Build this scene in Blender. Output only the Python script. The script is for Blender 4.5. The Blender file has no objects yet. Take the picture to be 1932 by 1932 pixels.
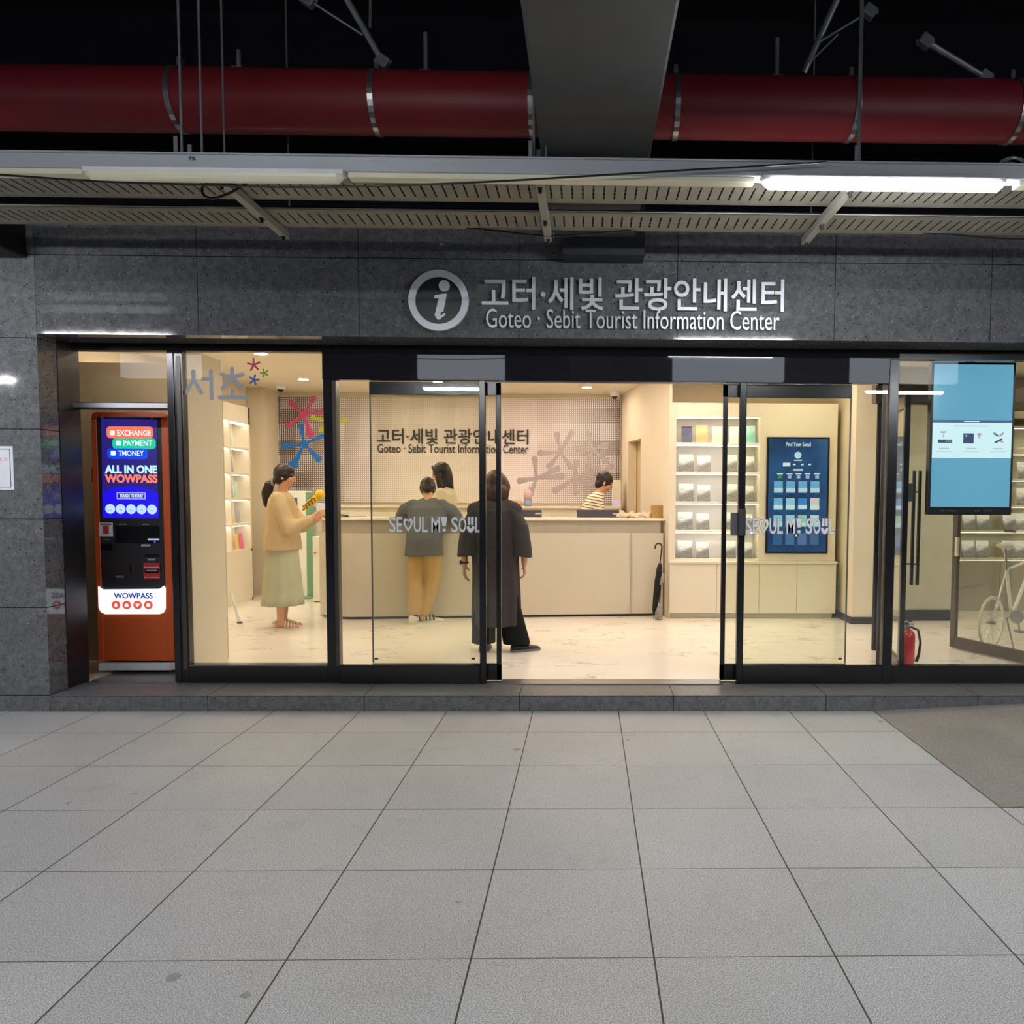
import bpy, bmesh, math, random
from mathutils import Vector, Matrix, noise
random.seed(7)
SC = bpy.context.scene
COL = SC.collection
PI = math.pi

# ------------------------------------------------------------------ camera
F_PX, PP_X, PP_Y = 1454.07, 1135.5, 1015.36
YAW, PITCH, ROLL, EYE = 0.01934, -0.05729, 0.0047, 1.52128
FW = Vector((math.sin(YAW)*math.cos(PITCH), math.cos(YAW)*math.cos(PITCH), math.sin(PITCH)))
RT = Vector((math.cos(YAW), -math.sin(YAW), 0))
UP = RT.cross(FW)
RT, UP = math.cos(ROLL)*RT + math.sin(ROLL)*UP, -math.sin(ROLL)*RT + math.cos(ROLL)*UP
cd = bpy.data.cameras.new('camera'); cam = bpy.data.objects.new('camera', cd); COL.objects.link(cam)
m = Matrix((RT, UP, -FW)).transposed().to_4x4(); m.translation = (0, 0, EYE)
cam.matrix_world = m
cd.sensor_fit = 'HORIZONTAL'; cd.sensor_width = 36; cd.lens = F_PX/1932*36
cd.shift_x = (966-PP_X)/1932; cd.shift_y = (PP_Y-966)/1932
cd.clip_start = 0.05; cd.clip_end = 200
SC.camera = cam

def ray(px, py): return FW + RT*((px-PP_X)/F_PX) - UP*((py-PP_Y)/F_PX)
def at(px, py, Y):
    d = ray(px, py); t = Y/d.y
    return Vector((d.x*t, Y, EYE+d.z*t))
def onz(px, py, z):
    d = ray(px, py); t = (z-EYE)/d.z
    return Vector((d.x*t, d.y*t, z))

# ------------------------------------------------------------------ world, exposure, light levels
W = bpy.data.worlds.new('world'); SC.world = W; W.use_nodes = True
W.node_tree.nodes['Background'].inputs[0].default_value = (0.55, 0.62, 0.8, 1)
W.node_tree.nodes['Background'].inputs[1].default_value = 0.012
SC.view_settings.view_transform = 'Standard'; SC.view_settings.look = 'None'
SC.view_settings.exposure = 0.0; SC.view_settings.gamma = 1.0; SC.view_settings.use_curve_mapping = False
TUBE_POWER = 215.0       # emission of the outside tube lamps
DOWN_POWER = 318.0       # emission of the ceiling downlights in the centre
LED_POWER = 11.0          # emission of the shelf strips
try:
    SC.cycles.use_denoising = True
    SC.cycles.max_bounces = 8; SC.cycles.diffuse_bounces = 4; SC.cycles.glossy_bounces = 4
    SC.cycles.transparent_max_bounces = 24; SC.cycles.sample_clamp_indirect = 8
    SC.cycles.caustics_reflective = False; SC.cycles.caustics_refractive = False
except Exception: pass

STEP = 0.114   # floor of the centre, above the pavement
WALL = 5.33    # face of the granite
GLZ = 5.668    # face of the glazing
CEIL = 2.94    # ceiling of the centre
BACK = 11.1    # back wall of the centre

# ------------------------------------------------------------------ materials
def srgb(r, g, b):
    f = lambda c: (c/255)/12.92 if c/255 <= .04045 else (((c/255)+.055)/1.055)**2.4
    return (f(r), f(g), f(b), 1)
class NT:
    def __init__(s, name):
        s.m = bpy.data.materials.new(name); s.m.use_nodes = True
        s.t = s.m.node_tree; s.n = s.t.nodes; s.l = s.t.links
        s.b = s.n['Principled BSDF']; s.out = s.n['Material Output']; s.tc = None
    def add(s, kind, **kw):
        nd = s.n.new(kind)
        for k, v in kw.items(): setattr(nd, k, v)
        return nd
    def set(s, sock, v):
        if hasattr(v, 'is_output') or isinstance(v, bpy.types.NodeSocket): s.l.new(v, sock)
        else: sock.default_value = v
    def co(s):
        if not s.tc: s.tc = s.add('ShaderNodeTexCoord')
        return s.tc.outputs['Object']
    def xyz(s):
        x = s.add('ShaderNodeSeparateXYZ'); s.l.new(s.co(), x.inputs[0]); return x.outputs
    def ma(s, op, a, b=0.0, c=0.0):
        nd = s.add('ShaderNodeMath', operation=op)
        s.set(nd.inputs[0], a); s.set(nd.inputs[1], b)
        if op in ('MULTIPLY_ADD', 'COMPARE', 'SMOOTH_MIN'): s.set(nd.inputs[2], c)
        return nd.outputs[0]
    def mix(s, f, a, b):
        nd = s.add('ShaderNodeMix', data_type='RGBA')
        s.set(nd.inputs[0], f); s.set(nd.inputs[6], a); s.set(nd.inputs[7], b)
        return nd.outputs[2]
    def noise(s, scale, detail=2, rough=.5, vec=None):
        nd = s.add('ShaderNodeTexNoise'); s.l.new(vec or s.co(), nd.inputs['Vector'])
        nd.inputs['Scale'].default_value = scale; nd.inputs['Detail'].default_value = detail; nd.inputs['Roughness'].default_value = rough
        return nd.outputs['Fac']
    def voro(s, scale, out='Distance', feature='F1'):
        nd = s.add('ShaderNodeTexVoronoi', feature=feature); s.l.new(s.co(), nd.inputs['Vector'])
        nd.inputs['Scale'].default_value = scale
        return nd.outputs[out]
    def ramp(s, v, lo, hi, a=0.0, b=1.0):
        nd = s.add('ShaderNodeMapRange'); nd.clamp = True
        s.set(nd.inputs[0], v); nd.inputs[1].default_value = lo; nd.inputs[2].default_value = hi
        nd.inputs[3].default_value = a; nd.inputs[4].default_value = b
        return nd.outputs[0]
    def line(s, v, off, pitch, half):
        # 1 on a joint line, 0 elsewhere
        a = s.ma('FRACT', s.ma('DIVIDE', s.ma('SUBTRACT', v, off-pitch/2), pitch))
        d = s.ma('MULTIPLY', s.ma('ABSOLUTE', s.ma('SUBTRACT', a, .5)), pitch)
        return s.ma('LESS_THAN', d, half)
    def bump(s, h, strength=.2, dist=.01):
        nd = s.add('ShaderNodeBump'); nd.inputs['Strength'].default_value = strength; nd.inputs['Distance'].default_value = dist
        s.l.new(h, nd.inputs['Height']); s.l.new(nd.outputs[0], s.b.inputs['Normal'])
    def fin(s, col=None, rough=None, metal=None, spec=None, coat=None):
        if col is not None: s.set(s.b.inputs['Base Color'], col)
        if rough is not None: s.set(s.b.inputs['Roughness'], rough)
        if metal is not None: s.b.inputs['Metallic'].default_value = metal
        if spec is not None: s.b.inputs['Specular IOR Level'].default_value = spec
        if coat is not None: s.b.inputs['Coat Weight'].default_value = coat; s.b.inputs['Coat Roughness'].default_value = .05
        return s.m
MATS = {}
def M(name, col, rough=.5, metal=0, spec=.5, var=.06, scale=12, bump=0, coat=None):
    """plain paint, plastic, cloth or metal with a faint procedural mottling"""
    if name in MATS: return MATS[name]
    t = NT(name); c = srgb(*col)
    d = tuple(x*(1-var*1.6) for x in c[:3])+(1,); e = tuple(min(1, x*(1+var)) for x in c[:3])+(1,)
    n = t.noise(scale, 3)
    t.fin(t.mix(n, d, e), rough, metal, spec, coat)
    if bump: t.bump(t.noise(scale*8, 2), bump, .004)
    MATS[name] = t.m; return t.m
def EM(name, col, power=1.0):
    """something that gives off light"""
    if name in MATS: return MATS[name]
    t = NT(name); c = srgb(*col)
    t.fin((0.01, .01, .01, 1), .3)
    t.b.inputs['Emission Color'].default_value = c; t.b.inputs['Emission Strength'].default_value = power
    MATS[name] = t.m; return t.m
def glass(name, tint=(.985, .995, .97), refl=1.0):
    t = NT(name); t.n.remove(t.b)
    lw = t.add('ShaderNodeLayerWeight'); lw.inputs[0].default_value = .5
    f = t.ma('ADD', .035*refl, t.ma('MULTIPLY', .9, t.ma('POWER', lw.outputs['Facing'], 5)))
    tr = t.add('ShaderNodeBsdfTransparent'); tr.inputs[0].default_value = tint+(1,)
    gl = t.add('ShaderNodeBsdfGlossy'); gl.inputs['Roughness'].default_value = 0.0; gl.inputs[0].default_value = (1, 1, 1, 1)
    mx = t.add('ShaderNodeMixShader'); t.l.new(f, mx.inputs[0]); t.l.new(tr.outputs[0], mx.inputs[1]); t.l.new(gl.outputs[0], mx.inputs[2])
    t.l.new(mx.outputs[0], t.out.inputs[0]); return t.m

def granite(name, ox=None, pitch=1.08, zs=(), dark=(.072, .074, .079), light=(.150, .153, .163), rough=.03):
    t = NT(name); x = t.xyz()
    n = t.noise(26, 6, .7); n2 = t.noise(150, 2, .5)
    c = t.mix(t.ramp(n, .3, .7), dark+(1,), light+(1,))
    c = t.mix(t.ramp(n2, .60, .70, 0, .55), c, (.03, .03, .034, 1))
    v = t.voro(55); vc = t.voro(55, 'Color')
    sv = t.add('ShaderNodeSeparateColor'); t.l.new(vc, sv.inputs[0])
    fl = t.ma('MULTIPLY', t.ma('LESS_THAN', v, .20), t.ma('GREATER_THAN', sv.outputs[0], .86))
    c = t.mix(t.ma('MULTIPLY', fl, .75), c, (.36, .37, .40, 1))
    df = t.ma('MULTIPLY', t.ma('LESS_THAN', v, .24), t.ma('LESS_THAN', sv.outputs[0], .10))
    c = t.mix(df, c, (.012, .012, .014, 1))
    ln = None
    if ox is not None: ln = t.line(x[0], ox, pitch, .0026)
    for z in zs:
        q = t.ma('LESS_THAN', t.ma('ABSOLUTE', t.ma('SUBTRACT', x[2], z)), .003)
        ln = q if ln is None else t.ma('MAXIMUM', ln, q)
    if ln is not None: c = t.mix(ln, c, (.006, .006, .007, 1))
    r = t.ramp(n, .2, .8, rough, rough+.05)
    if ln is not None: r = t.ma('MAXIMUM', r, ln)
    return t.fin(c, r, 0, .5)

def pavement(name, tint=1.0, warm=0.0, joints=True, dull=1.0):
    t = NT(name); x = t.xyz()
    n = t.noise(230, 2, .6); n1 = t.noise(75, 4, .7); big = t.noise(.9, 4, .6); mid = t.noise(5, 4, .6)
    base = t.mix(t.ramp(n, .40, .60), (.248*tint, .248*tint*(1-warm*.6), .25*tint*(1-warm), 1), (.612*tint, .612*tint*(1-warm*.6), .615*tint*(1-warm), 1))
    base = t.mix(t.ramp(n1, .52, .72, 0, .4), base, (.24*tint, .24*tint, .24*tint, 1))
    # every slab a slightly different stone
    fx = t.ma('FLOOR', t.ma('DIVIDE', t.ma('SUBTRACT', x[0], .2256), .6)); fy = t.ma('FLOOR', t.ma('DIVIDE', t.ma('SUBTRACT', x[1], 4.848), .6))
    cb = t.add('ShaderNodeCombineXYZ'); t.l.new(fx, cb.inputs[0]); t.l.new(fy, cb.inputs[1])
    wn = t.add('ShaderNodeTexWhiteNoise', noise_dimensions='2D'); t.l.new(cb.outputs[0], wn.inputs[0])
    v = t.ma('ADD', t.ma('MULTIPLY', wn.outputs[0], .09), t.ramp(big, .3, .7, .86, 1.0))
    hs = t.add('ShaderNodeHueSaturation'); t.l.new(v, hs.inputs['Value']); t.l.new(base, hs.inputs['Color']); base = hs.outputs[0]
    base = t.mix(t.ramp(mid, .58, .8, 0, .22), base, (.17*tint, .155*tint, .135*tint, 1))
    # gum spots and drips
    vo = t.voro(3.3); vc = t.voro(3.3, 'Color'); sp = t.add('ShaderNodeSeparateColor'); t.l.new(vc, sp.inputs[0])
    wob = t.ma('MULTIPLY', t.noise(26, 2), .12)
    spot = t.ma('MULTIPLY', t.ma('LESS_THAN', t.ma('ADD', vo, wob), t.ma('MULTIPLY_ADD', sp.outputs[1], .07, .075)), t.ma('GREATER_THAN', sp.outputs[0], .40))
    base = t.mix(t.ma('MULTIPLY', spot, .45), base, (.10*tint, .09*tint, .08*tint, 1))
    if joints:
        l = t.ma('MAXIMUM', t.line(x[0], .2256, .6, .0030), t.line(x[1], 4.848, .6, .0020))
        base = t.mix(l, base, (.03, .032, .028, 1))
    t.fin(base, t.ramp(n, .2, .8, .42, .62), 0, .35)
    return t.m

GRAN_PIER = granite('granite_pier', None, 1.08, (.114, .724, 1.334, 1.942, 2.553, 3.1035), (.095, .098, .104), (.19, .194, .205))
GRAN_LINTEL = granite('granite_lintel', -3.709, 1.08, (3.1035,))
GRAN_STEP = granite('granite_step', -3.709, 1.08, (), (.085, .086, .090), (.185, .187, .195), .3)
PAVE = pavement('pavement_granite'); RAMP = pavement('ramp_stone', .60, .13, False)
BLACK = M('black_frame', (26, 26, 29), .22, 0, .5, .1)
BLACKG = M('black_glass_panel', (32, 32, 37), .02, 0, .75, .02)
BRONZE = M('bronze_frame', (74, 68, 64), .35, .3, .5)
CREAM = M('cream_wall', (228, 216, 194), .6, 0, .3, .03, 3)
CREAMCAB = M('cream_laminate', (232, 222, 204), .35, 0, .4, .02, 3)
CEILW = M('ceiling_paint', (236, 226, 206), .7, 0, .2, .02, 3)
DARKCEIL = M('dark_ceiling', (22, 23, 29), .9, 0, .1, .2, 4)
CONC = M('painted_concrete', (78, 79, 80), .75, 0, .2, .12, 6, .2)
STEEL = M('brushed_steel', (170, 170, 172), .28, .9, .5, .05, 30)
GALV = M('galvanised_steel', (128, 131, 136), .42, .55, .5, .12, 20)
WHITEP = M('white_plastic', (232, 232, 230), .35, 0, .5, .02)
GREYP = M('grey_plastic', (88, 88, 92), .4, 0, .5, .05)
DKGREY = M('dark_grey_plastic', (52, 52, 58), .4)
BLKP = M('black_plastic', (20, 20, 22), .35)
SILVER = M('silver_letters', (196, 198, 204), .35, .25, .5, .03)
CLEAR = glass('clear_glass')
GREENGL = glass('door_glass', (.955, .97, .915), 1.0)

# ------------------------------------------------------------------ mesh helpers
WL = {}   # world position of every object origin
class MB:
    def __init__(s): s.v = []; s.f = []; s.mi = []; s.cur = 0
    def _add(s, vs, fs):
        o = len(s.v); s.v += [Vector(v) for v in vs]; s.f += [tuple(i+o for i in f) for f in fs]; s.mi += [s.cur]*len(fs)
        return s
    def box(s, x0, x1, y0, y1, z0, z1):
        return s._add([(x, y, z) for x in (x0, x1) for y in (y0, y1) for z in (z0, z1)],
                      [(0, 1, 3, 2), (4, 6, 7, 5), (0, 4, 5, 1), (2, 3, 7, 6), (0, 2, 6, 4), (1, 5, 7, 3)])
    def obox(s, c, size, rot=None):
        hx, hy, hz = (a/2 for a in size); R = rot or Matrix.Identity(3); c = Vector(c)
        return s._add([c+R@Vector((x, y, z)) for x in (-hx, hx) for y in (-hy, hy) for z in (-hz, hz)],
                      [(0, 1, 3, 2), (4, 6, 7, 5), (0, 4, 5, 1), (2, 3, 7, 6), (0, 2, 6, 4), (1, 5, 7, 3)])
    def bar(s, a, b, w, h=None, upv=(0, 0, 1)):
        a, b = Vector(a), Vector(b); d = (b-a); L = d.length; d.normalize(); u = Vector(upv)
        if abs(d.dot(u)) > .98: u = Vector((0, 1, 0))
        r = d.cross(u).normalized(); u = r.cross(d)
        R = Matrix((r, d, u)).transposed()
        return s.obox((a+b)/2, (w, L, h or w), R)
    def loft(s, rings, cap=True, closed=True):
        n = len(rings[0]); vs = [p for r in rings for p in r]; fs = []
        for i in range(len(rings)-1):
            for j in range(n if closed else n-1):
                k = (j+1) % n
                fs.append((i*n+j, i*n+k, (i+1)*n+k, (i+1)*n+j))
        if cap:
            fs.append(tuple(range(n))[::-1]); fs.append(tuple(range((len(rings)-1)*n, len(rings)*n)))
        return s._add(vs, fs)
    def tube(s, pts, rad, n=10, cap=True, flat=1.0):
        pts = [Vector(p) for p in pts]
        if not hasattr(rad, '__len__'): rad = [rad]*len(pts)
        rings = []; prev = None
        for i, p in enumerate(pts):
            d = (pts[min(i+1, len(pts)-1)]-pts[max(i-1, 0)]).normalized()
            if prev is None:
                u = Vector((0, 0, 1)) if abs(d.z) < .9 else Vector((1, 0, 0))
                r = d.cross(u).normalized()
            else: r = (prev-d*prev.dot(d)).normalized()
            prev = r; u = r.cross(d)
            rings.append([p+rad[i]*(r*math.cos(2*PI*k/n)+u*flat*math.sin(2*PI*k/n)) for k in range(n)])
        return s.loft(rings, cap)
    def lathe(s, prof, c, n=24, axis='z'):
        c = Vector(c); rings = []
        for r, h in prof:
            ring = []
            for k in range(n):
                a = 2*PI*k/n; x, y = r*math.cos(a), r*math.sin(a)
                ring.append(c+(Vector((x, y, h)) if axis == 'z' else Vector((x, h, y)) if axis == 'y' else Vector((h, x, y))))
            rings.append(ring)
        return s.loft(rings, True)
    def prism(s, poly, y0, y1):
        """outline in x, z pushed from y0 to y1"""
        n = len(poly); vs = [(x, y0, z) for x, z in poly]+[(x, y1, z) for x, z in poly]
        fs = [tuple(range(n)), tuple(range(n, 2*n))[::-1]]+[(i, i+n, (i+1) % n+n, (i+1) % n) for i in range(n)]
        return s._add(vs, fs)
    def zprism(s, poly, z0, z1):
        n = len(poly); vs = [(x, y, z0) for x, y in poly]+[(x, y, z1) for x, y in poly]
        fs = [tuple(range(n))[::-1], tuple(range(n, 2*n))]+[(i, (i+1) % n, (i+1) % n+n, i+n) for i in range(n)]
        return s._add(vs, fs)
    def sph(s, c, r, nu=16, nv=10, rot=None):
        if not hasattr(r, '__len__'): r = (r, r, r)
        c = Vector(c); R = rot or Matrix.Identity(3); rings = []
        for i in range(1, nv):
            th = PI*i/nv
            rings.append([c+R@Vector((r[0]*math.sin(th)*math.cos(2*PI*k/nu), r[1]*math.sin(th)*math.sin(2*PI*k/nu), -r[2]*math.cos(th))) for k in range(nu)])
        o = len(s.v); s.loft(rings, False); n0 = len(s.v)
        s.v += [c+R@Vector((0, 0, -r[2])), c+R@Vector((0, 0, r[2]))]
        L = o+(len(rings)-1)*nu
        for k in range(nu):
            s.f.append((n0, o+(k+1) % nu, o+k)); s.f.append((n0+1, L+k, L+(k+1) % nu)); s.mi += [s.cur]*2
        return s
    def stroke(s, a, b, w, y0, y1, n=8):
        """round-ended stroke between two x, z points"""
        a, b = Vector(a), Vector(b); d = b-a; ang = math.atan2(d.y, d.x); r = w/2
        poly = [(b.x+r*math.cos(ang-PI/2+PI*k/n), b.y+r*math.sin(ang-PI/2+PI*k/n)) for k in range(n+1)]
        poly += [(a.x+r*math.cos(ang+PI/2+PI*k/n), a.y+r*math.sin(ang+PI/2+PI*k/n)) for k in range(n+1)]
        return s.prism(poly, y0, y1)
    def merge(s, other): o = len(s.v); s.v += other.v; s.f += [tuple(i+o for i in f) for f in other.f]; s.mi += other.mi; return s
    def build(s, name, mat, parent=None, bevel=0, smooth=False, origin=None, seg=1):
        if origin is None:
            if parent is not None: origin = WL[parent.name]
            else:
                xs = [v.x for v in s.v]; ys = [v.y for v in s.v]; zs = [v.z for v in s.v]
                origin = Vector(((min(xs)+max(xs))/2, (min(ys)+max(ys))/2, min(zs)))
        origin = Vector(origin)
        me = bpy.data.meshes.new(name); me.from_pydata([v-origin for v in s.v], [], s.f); me.validate(); me.update()
        bm = bmesh.new(); bm.from_mesh(me)
        bmesh.ops.recalc_face_normals(bm, faces=bm.faces)
        if bevel:
            ed = [e for e in bm.edges if len(e.link_faces) == 2 and e.calc_face_angle(0) > .5]
            bmesh.ops.bevel(bm, geom=ed, offset=bevel, segments=seg, profile=.6, affect='EDGES', clamp_overlap=True)
        bm.to_mesh(me); bm.free()
        if smooth:
            for p in me.polygons: p.use_smooth = True
        mats = mat if isinstance(mat, (list, tuple)) else [mat]
        for q in mats: me.materials.append(q)
        if len(mats) > 1 and not bevel:
            for p, i in zip(me.polygons, s.mi): p.material_index = i
        return link(name, me, parent, origin)
def link(name, me, parent, origin):
    o = bpy.data.objects.new(name, me); COL.objects.link(o); origin = Vector(origin)
    if parent is not None:
        o.parent = parent; o.location = origin-WL[parent.name]
    else: o.location = origin
    WL[o.name] = origin.copy()
    return o
def tag(o, label=None, cat=None, group=None, kind=None):
    if label: o['label'] = label
    if cat: o['category'] = cat
    if group: o['group'] = group
    if kind: o['kind'] = kind
    return o
def thing(name, loc, label, cat, group=None):
    o = bpy.data.objects.new(name, None); COL.objects.link(o); o.location = loc; o.empty_display_size = .1
    WL[o.name] = Vector(loc); return tag(o, label, cat, group)
def struct(name, mb, mat, label=None, **kw):
    o = mb.build(name, mat, None, origin=(0, 0, 0), **kw); return tag(o, label, None, None, 'structure')
def B(*a): return MB().box(*a)
def text_mb(body, x0, x1, z0, z1, yf, depth=.004, bold=0.0, fit=True):
    """real lettering: glyph outlines scaled into a box in x, z, front face at yf"""
    c = bpy.data.curves.new('t', 'FONT'); c.body = body; c.size = 1; c.offset = bold; c.extrude = .01; c.resolution_u = 3
    o = bpy.data.objects.new('t', c); COL.objects.link(o)
    dg = bpy.context.evaluated_depsgraph_get(); me = bpy.data.meshes.new_from_object(o.evaluated_get(dg))
    vs = [v.co.copy() for v in me.vertices]; fs = [tuple(p.vertices) for p in me.polygons]
    bpy.data.objects.remove(o); bpy.data.curves.remove(c); bpy.data.meshes.remove(me)
    xs = [v.x for v in vs]; ys = [v.y for v in vs]; ax, bx, ay, by = min(xs), max(xs), min(ys), max(ys)
    sx = (x1-x0)/(bx-ax); sz = (z1-z0)/(by-ay)
    mb = MB(); mb._add([(x0+(v.x-ax)*sx, yf+(depth if v.z < 0 else 0), z0+(v.y-ay)*sz) for v in vs], fs); return mb
def px_text(body, x0, y0, x1, y1, Y, **kw):
    a = at(x0, y1, Y); b = at(x1, y0, Y); return text_mb(body, a.x, b.x, a.z, b.z, Y, **kw)
def words(mb, gap, name, mat, parent):
    """each written word as a part of its own"""
    fs = sorted(range(len(mb.f)), key=lambda i: min(mb.v[j].x for j in mb.f[i])); groups = []; end = -1e9
    for i in fs:
        a = min(mb.v[j].x for j in mb.f[i]); b = max(mb.v[j].x for j in mb.f[i])
        if a > end+gap: groups.append([])
        groups[-1].append(i); end = max(end, b)
    for g in groups:
        ids = sorted({j for i in g for j in mb.f[i]}); mp = {j: k for k, j in enumerate(ids)}
        w = MB(); w._add([mb.v[j] for j in ids], [tuple(mp[j] for j in mb.f[i]) for i in g]); w.build(name, mat, parent)
def rrect(x0, x1, z0, z1, r, n=5):
    P = []
    for cx, cz, a0 in ((x1-r, z0+r, -PI/2), (x1-r, z1-r, 0), (x0+r, z1-r, PI/2), (x0+r, z0+r, PI)):
        P += [(cx+r*math.cos(a0+PI/2*k/n), cz+r*math.sin(a0+PI/2*k/n)) for k in range(n+1)]
    return P
def circ(x, z, r, n=24): return [(x+r*math.cos(2*PI*k/n), z+r*math.sin(2*PI*k/n)) for k in range(n)]
def ring_mb(x, z, r0, r1, y0, y1, n=48):
    mb = MB()
    for k in range(n):
        a, b = 2*PI*k/n, 2*PI*(k+1)/n
        mb.prism([(x+r0*math.cos(a), z+r0*math.sin(a)), (x+r1*math.cos(a), z+r1*math.sin(a)), (x+r1*math.cos(b), z+r1*math.sin(b)), (x+r0*math.cos(b), z+r0*math.sin(b))], y0, y1)
    return mb

# ================================================================== SETTING
# pavement, ramp, step
struct('floor', B(-12, 12, -9, WALL+.05, -.08, 0), PAVE, 'speckled grey granite pavement in square slabs')
mb = MB()
a = onz(1698, 1379, 0); rx0, rx1 = 2.03, 7.0; ry0, ry1 = 3.65, WALL
mb._add([(rx0, ry0, .001), (rx1, ry0, .001), (rx1, ry0, .20), (rx0, ry0, .002), (rx0, ry1, .001), (rx1, ry1, .001), (rx1, ry1, .23), (rx0, ry1, .002)],
        [(0, 1, 2, 3), (4, 7, 6, 5), (3, 2, 6, 7), (0, 4, 5, 1), (0, 3, 7, 4), (1, 5, 6, 2)])
struct('floor', mb, RAMP, 'brownish worn stone ramp rising along the step at right')
mb = B(-3.709, 9, WALL, GLZ+.10, 0, STEP-.006)
struct('trim_1', mb, GRAN_STEP, 'dark granite step under the shopfront', bevel=.003)
mb = B(-3.709, 9, WALL-.004, GLZ+.06, STEP-.006, STEP)
struct('trim_2', mb, GRAN_STEP, 'granite tread of the shopfront step')
# granite front: pier at left, lintel over the opening
struct('wall_front', B(-12, -3.709, WALL, WALL+.19, 0, 3.32), GRAN_PIER, 'polished dark granite pier left of the shopfront')
struct('wall_front', B(-3.709, 9, WALL, WALL+.30, 2.58, 3.32), GRAN_LINTEL, 'polished dark granite lintel over the shopfront')
struct('wall_upper', B(-12, 12, WALL+.02, WALL+.3, 3.32, 4.7), DARKCEIL, 'black painted wall above the granite')
# inner lining of the opening
struct('trim_3', B(-3.78, -3.704, WALL+.19, GLZ+.08, STEP, 2.58), M('reveal_black', (22, 22, 24), .45), 'black reveal at the left end of the shopfront')
# dark ceiling of the underpass
struct('ceiling', B(-12, 12, -9, WALL+.3, 4.7, 4.8), DARKCEIL, 'black painted ceiling of the underpass')
for k, (x0, x1) in enumerate(((-12.2, -12), (12, 12.2))):
    struct('wall_left' if k == 0 else 'wall_right', B(x0, x1, -9, WALL, 0, 4.7), M('far_wall', (60, 60, 64), .6), 'far end wall of the underpass')
struct('wall_rear', B(-12, 12, -9.2, -9, 0, 4.7), M('far_wall', (60, 60, 64), .6), 'wall behind the viewer')
# grey beam that runs to the facade over the cable trays
mb = MB(); bx0, bx1 = -.235, .31
mb.box(bx0, bx1, -6, 5.33, 3.2, 3.47)
struct('trim_4', mb, CONC, 'grey painted beam running towards the shopfront', bevel=.012)
struct('trim_5', B(-.165, .372, 5.14, 5.33, 3.085, 3.47), M('haunch_paint', (44, 45, 48), .8), 'dark foot of the beam against the granite')
# pale lit panels of the underpass behind the viewer, seen mirrored in the black glass header
for k, (x0, x1) in enumerate(((-2.70, -1.33), (1.37, 3.15), (4.25, 6.0), (-7.4, -6.2))):
    struct('trim_%d' % (6+k), B(x0, x1, -1.25, -1.1, 3.34, 3.90), EM('lit_panel', (226, 232, 246), 2.6), 'lit ceiling panel of the underpass')

# ---- centre: floor, walls, ceiling
t = NT('marble_floor'); x = t.xyz()
wv = t.noise(1.1, 6, .62); n2 = t.noise(.9, 2)
mapn = t.add('ShaderNodeMapping'); t.l.new(t.co(), mapn.inputs[0]); mapn.inputs['Rotation'].default_value = (0, 0, .5); mapn.inputs['Scale'].default_value = (1.0, 2.6, 1)
vn = t.noise(1.5, 6, .62, mapn.outputs[0])
vein = t.ramp(t.ma('ABSOLUTE', t.ma('SUBTRACT', vn, .5)), 0.0, .013, 1, 0)
vein = t.ma('MULTIPLY', vein, t.ramp(t.noise(1.7, 2), .50, .58))
base = t.mix(t.ramp(n2, .3, .7), srgb(246, 240, 232), srgb(236, 227, 215))
t.fin(t.mix(t.ma('MULTIPLY', vein, .75), base, srgb(140, 126, 108)), .22, 0, .4)
MARBLE = t.m
struct('floor', B(-4.8, 7.6, GLZ+.02, BACK, STEP-.08, STEP), MARBLE, 'cream marble floor of the centre')
struct('ceiling', B(-4.8, 7.6, GLZ+.06, BACK+.1, CEIL, CEIL+.1), CEILW, 'cream ceiling of the centre')
struct('wall_back', B(-4.8, 1.2, BACK, BACK+.12, STEP, CEIL), CREAM, 'cream back wall of the centre')
struct('wall_left', B(-4.80, -4.62, GLZ+.06, BACK, STEP, CEIL), CREAM, 'cream left wall of the centre')
struct('wall_left', B(-4.62, -4.38, 10.62, BACK, STEP, CEIL), CREAM, 'shallow cream pier in the back left corner')
struct('baseboard_left', B(-4.62, -4.60, 10.22, 10.62, STEP, STEP+.08), DKGREY, 'dark baseboard beside the left cabinet')
# oblique wall right of the counter with a recessed doorway
A, Bp = Vector((.49, BACK, 0)), Vector((.925, 8.72, 0)); dd = (Bp-A); L = dd.length; dd.normalize(); nn = Vector((dd.y, -dd.x, 0))
if nn.x < 0: nn = -nn
def wallseg(mb, s0, s1, z0, z1, d0=0.0, d1=.12):
    p = [A+dd*s0+nn*d0, A+dd*s1+nn*d0, A+dd*s1+nn*d1, A+dd*s0+nn*d1]
    mb.zprism([(q.x, q.y) for q in p], z0, z1)
def s_at(px):      # place along the oblique wall under a sight line
    d = ray(px, 900); # solve O+d t = A+dd s
    det = d.x*(-dd.y)-d.y*(-dd.x); tt = (A.x*(-dd.y)-A.y*(-dd.x))/det; p = Vector((d.x*tt, d.y*tt, 0)); return (p-A).dot(dd)
s0, s1 = s_at(1185), s_at(1208.5); zt = 2.24
mb = MB(); wallseg(mb, -.05, s0, STEP, CEIL); wallseg(mb, s1, L-.6, STEP, CEIL); wallseg(mb, L-.6, L, STEP, CEIL, 0, .03); wallseg(mb, s0, s1, zt, CEIL)
struct('wall_right', mb, CREAM, 'cream oblique wall right of the counter')
mb = MB(); wallseg(mb, s0-.02, s1+.02, STEP, zt+.02, .13, .17)
struct('door_4', mb, M('tan_door', (205, 180, 138), .5), 'tan door set back in the oblique wall')
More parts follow.
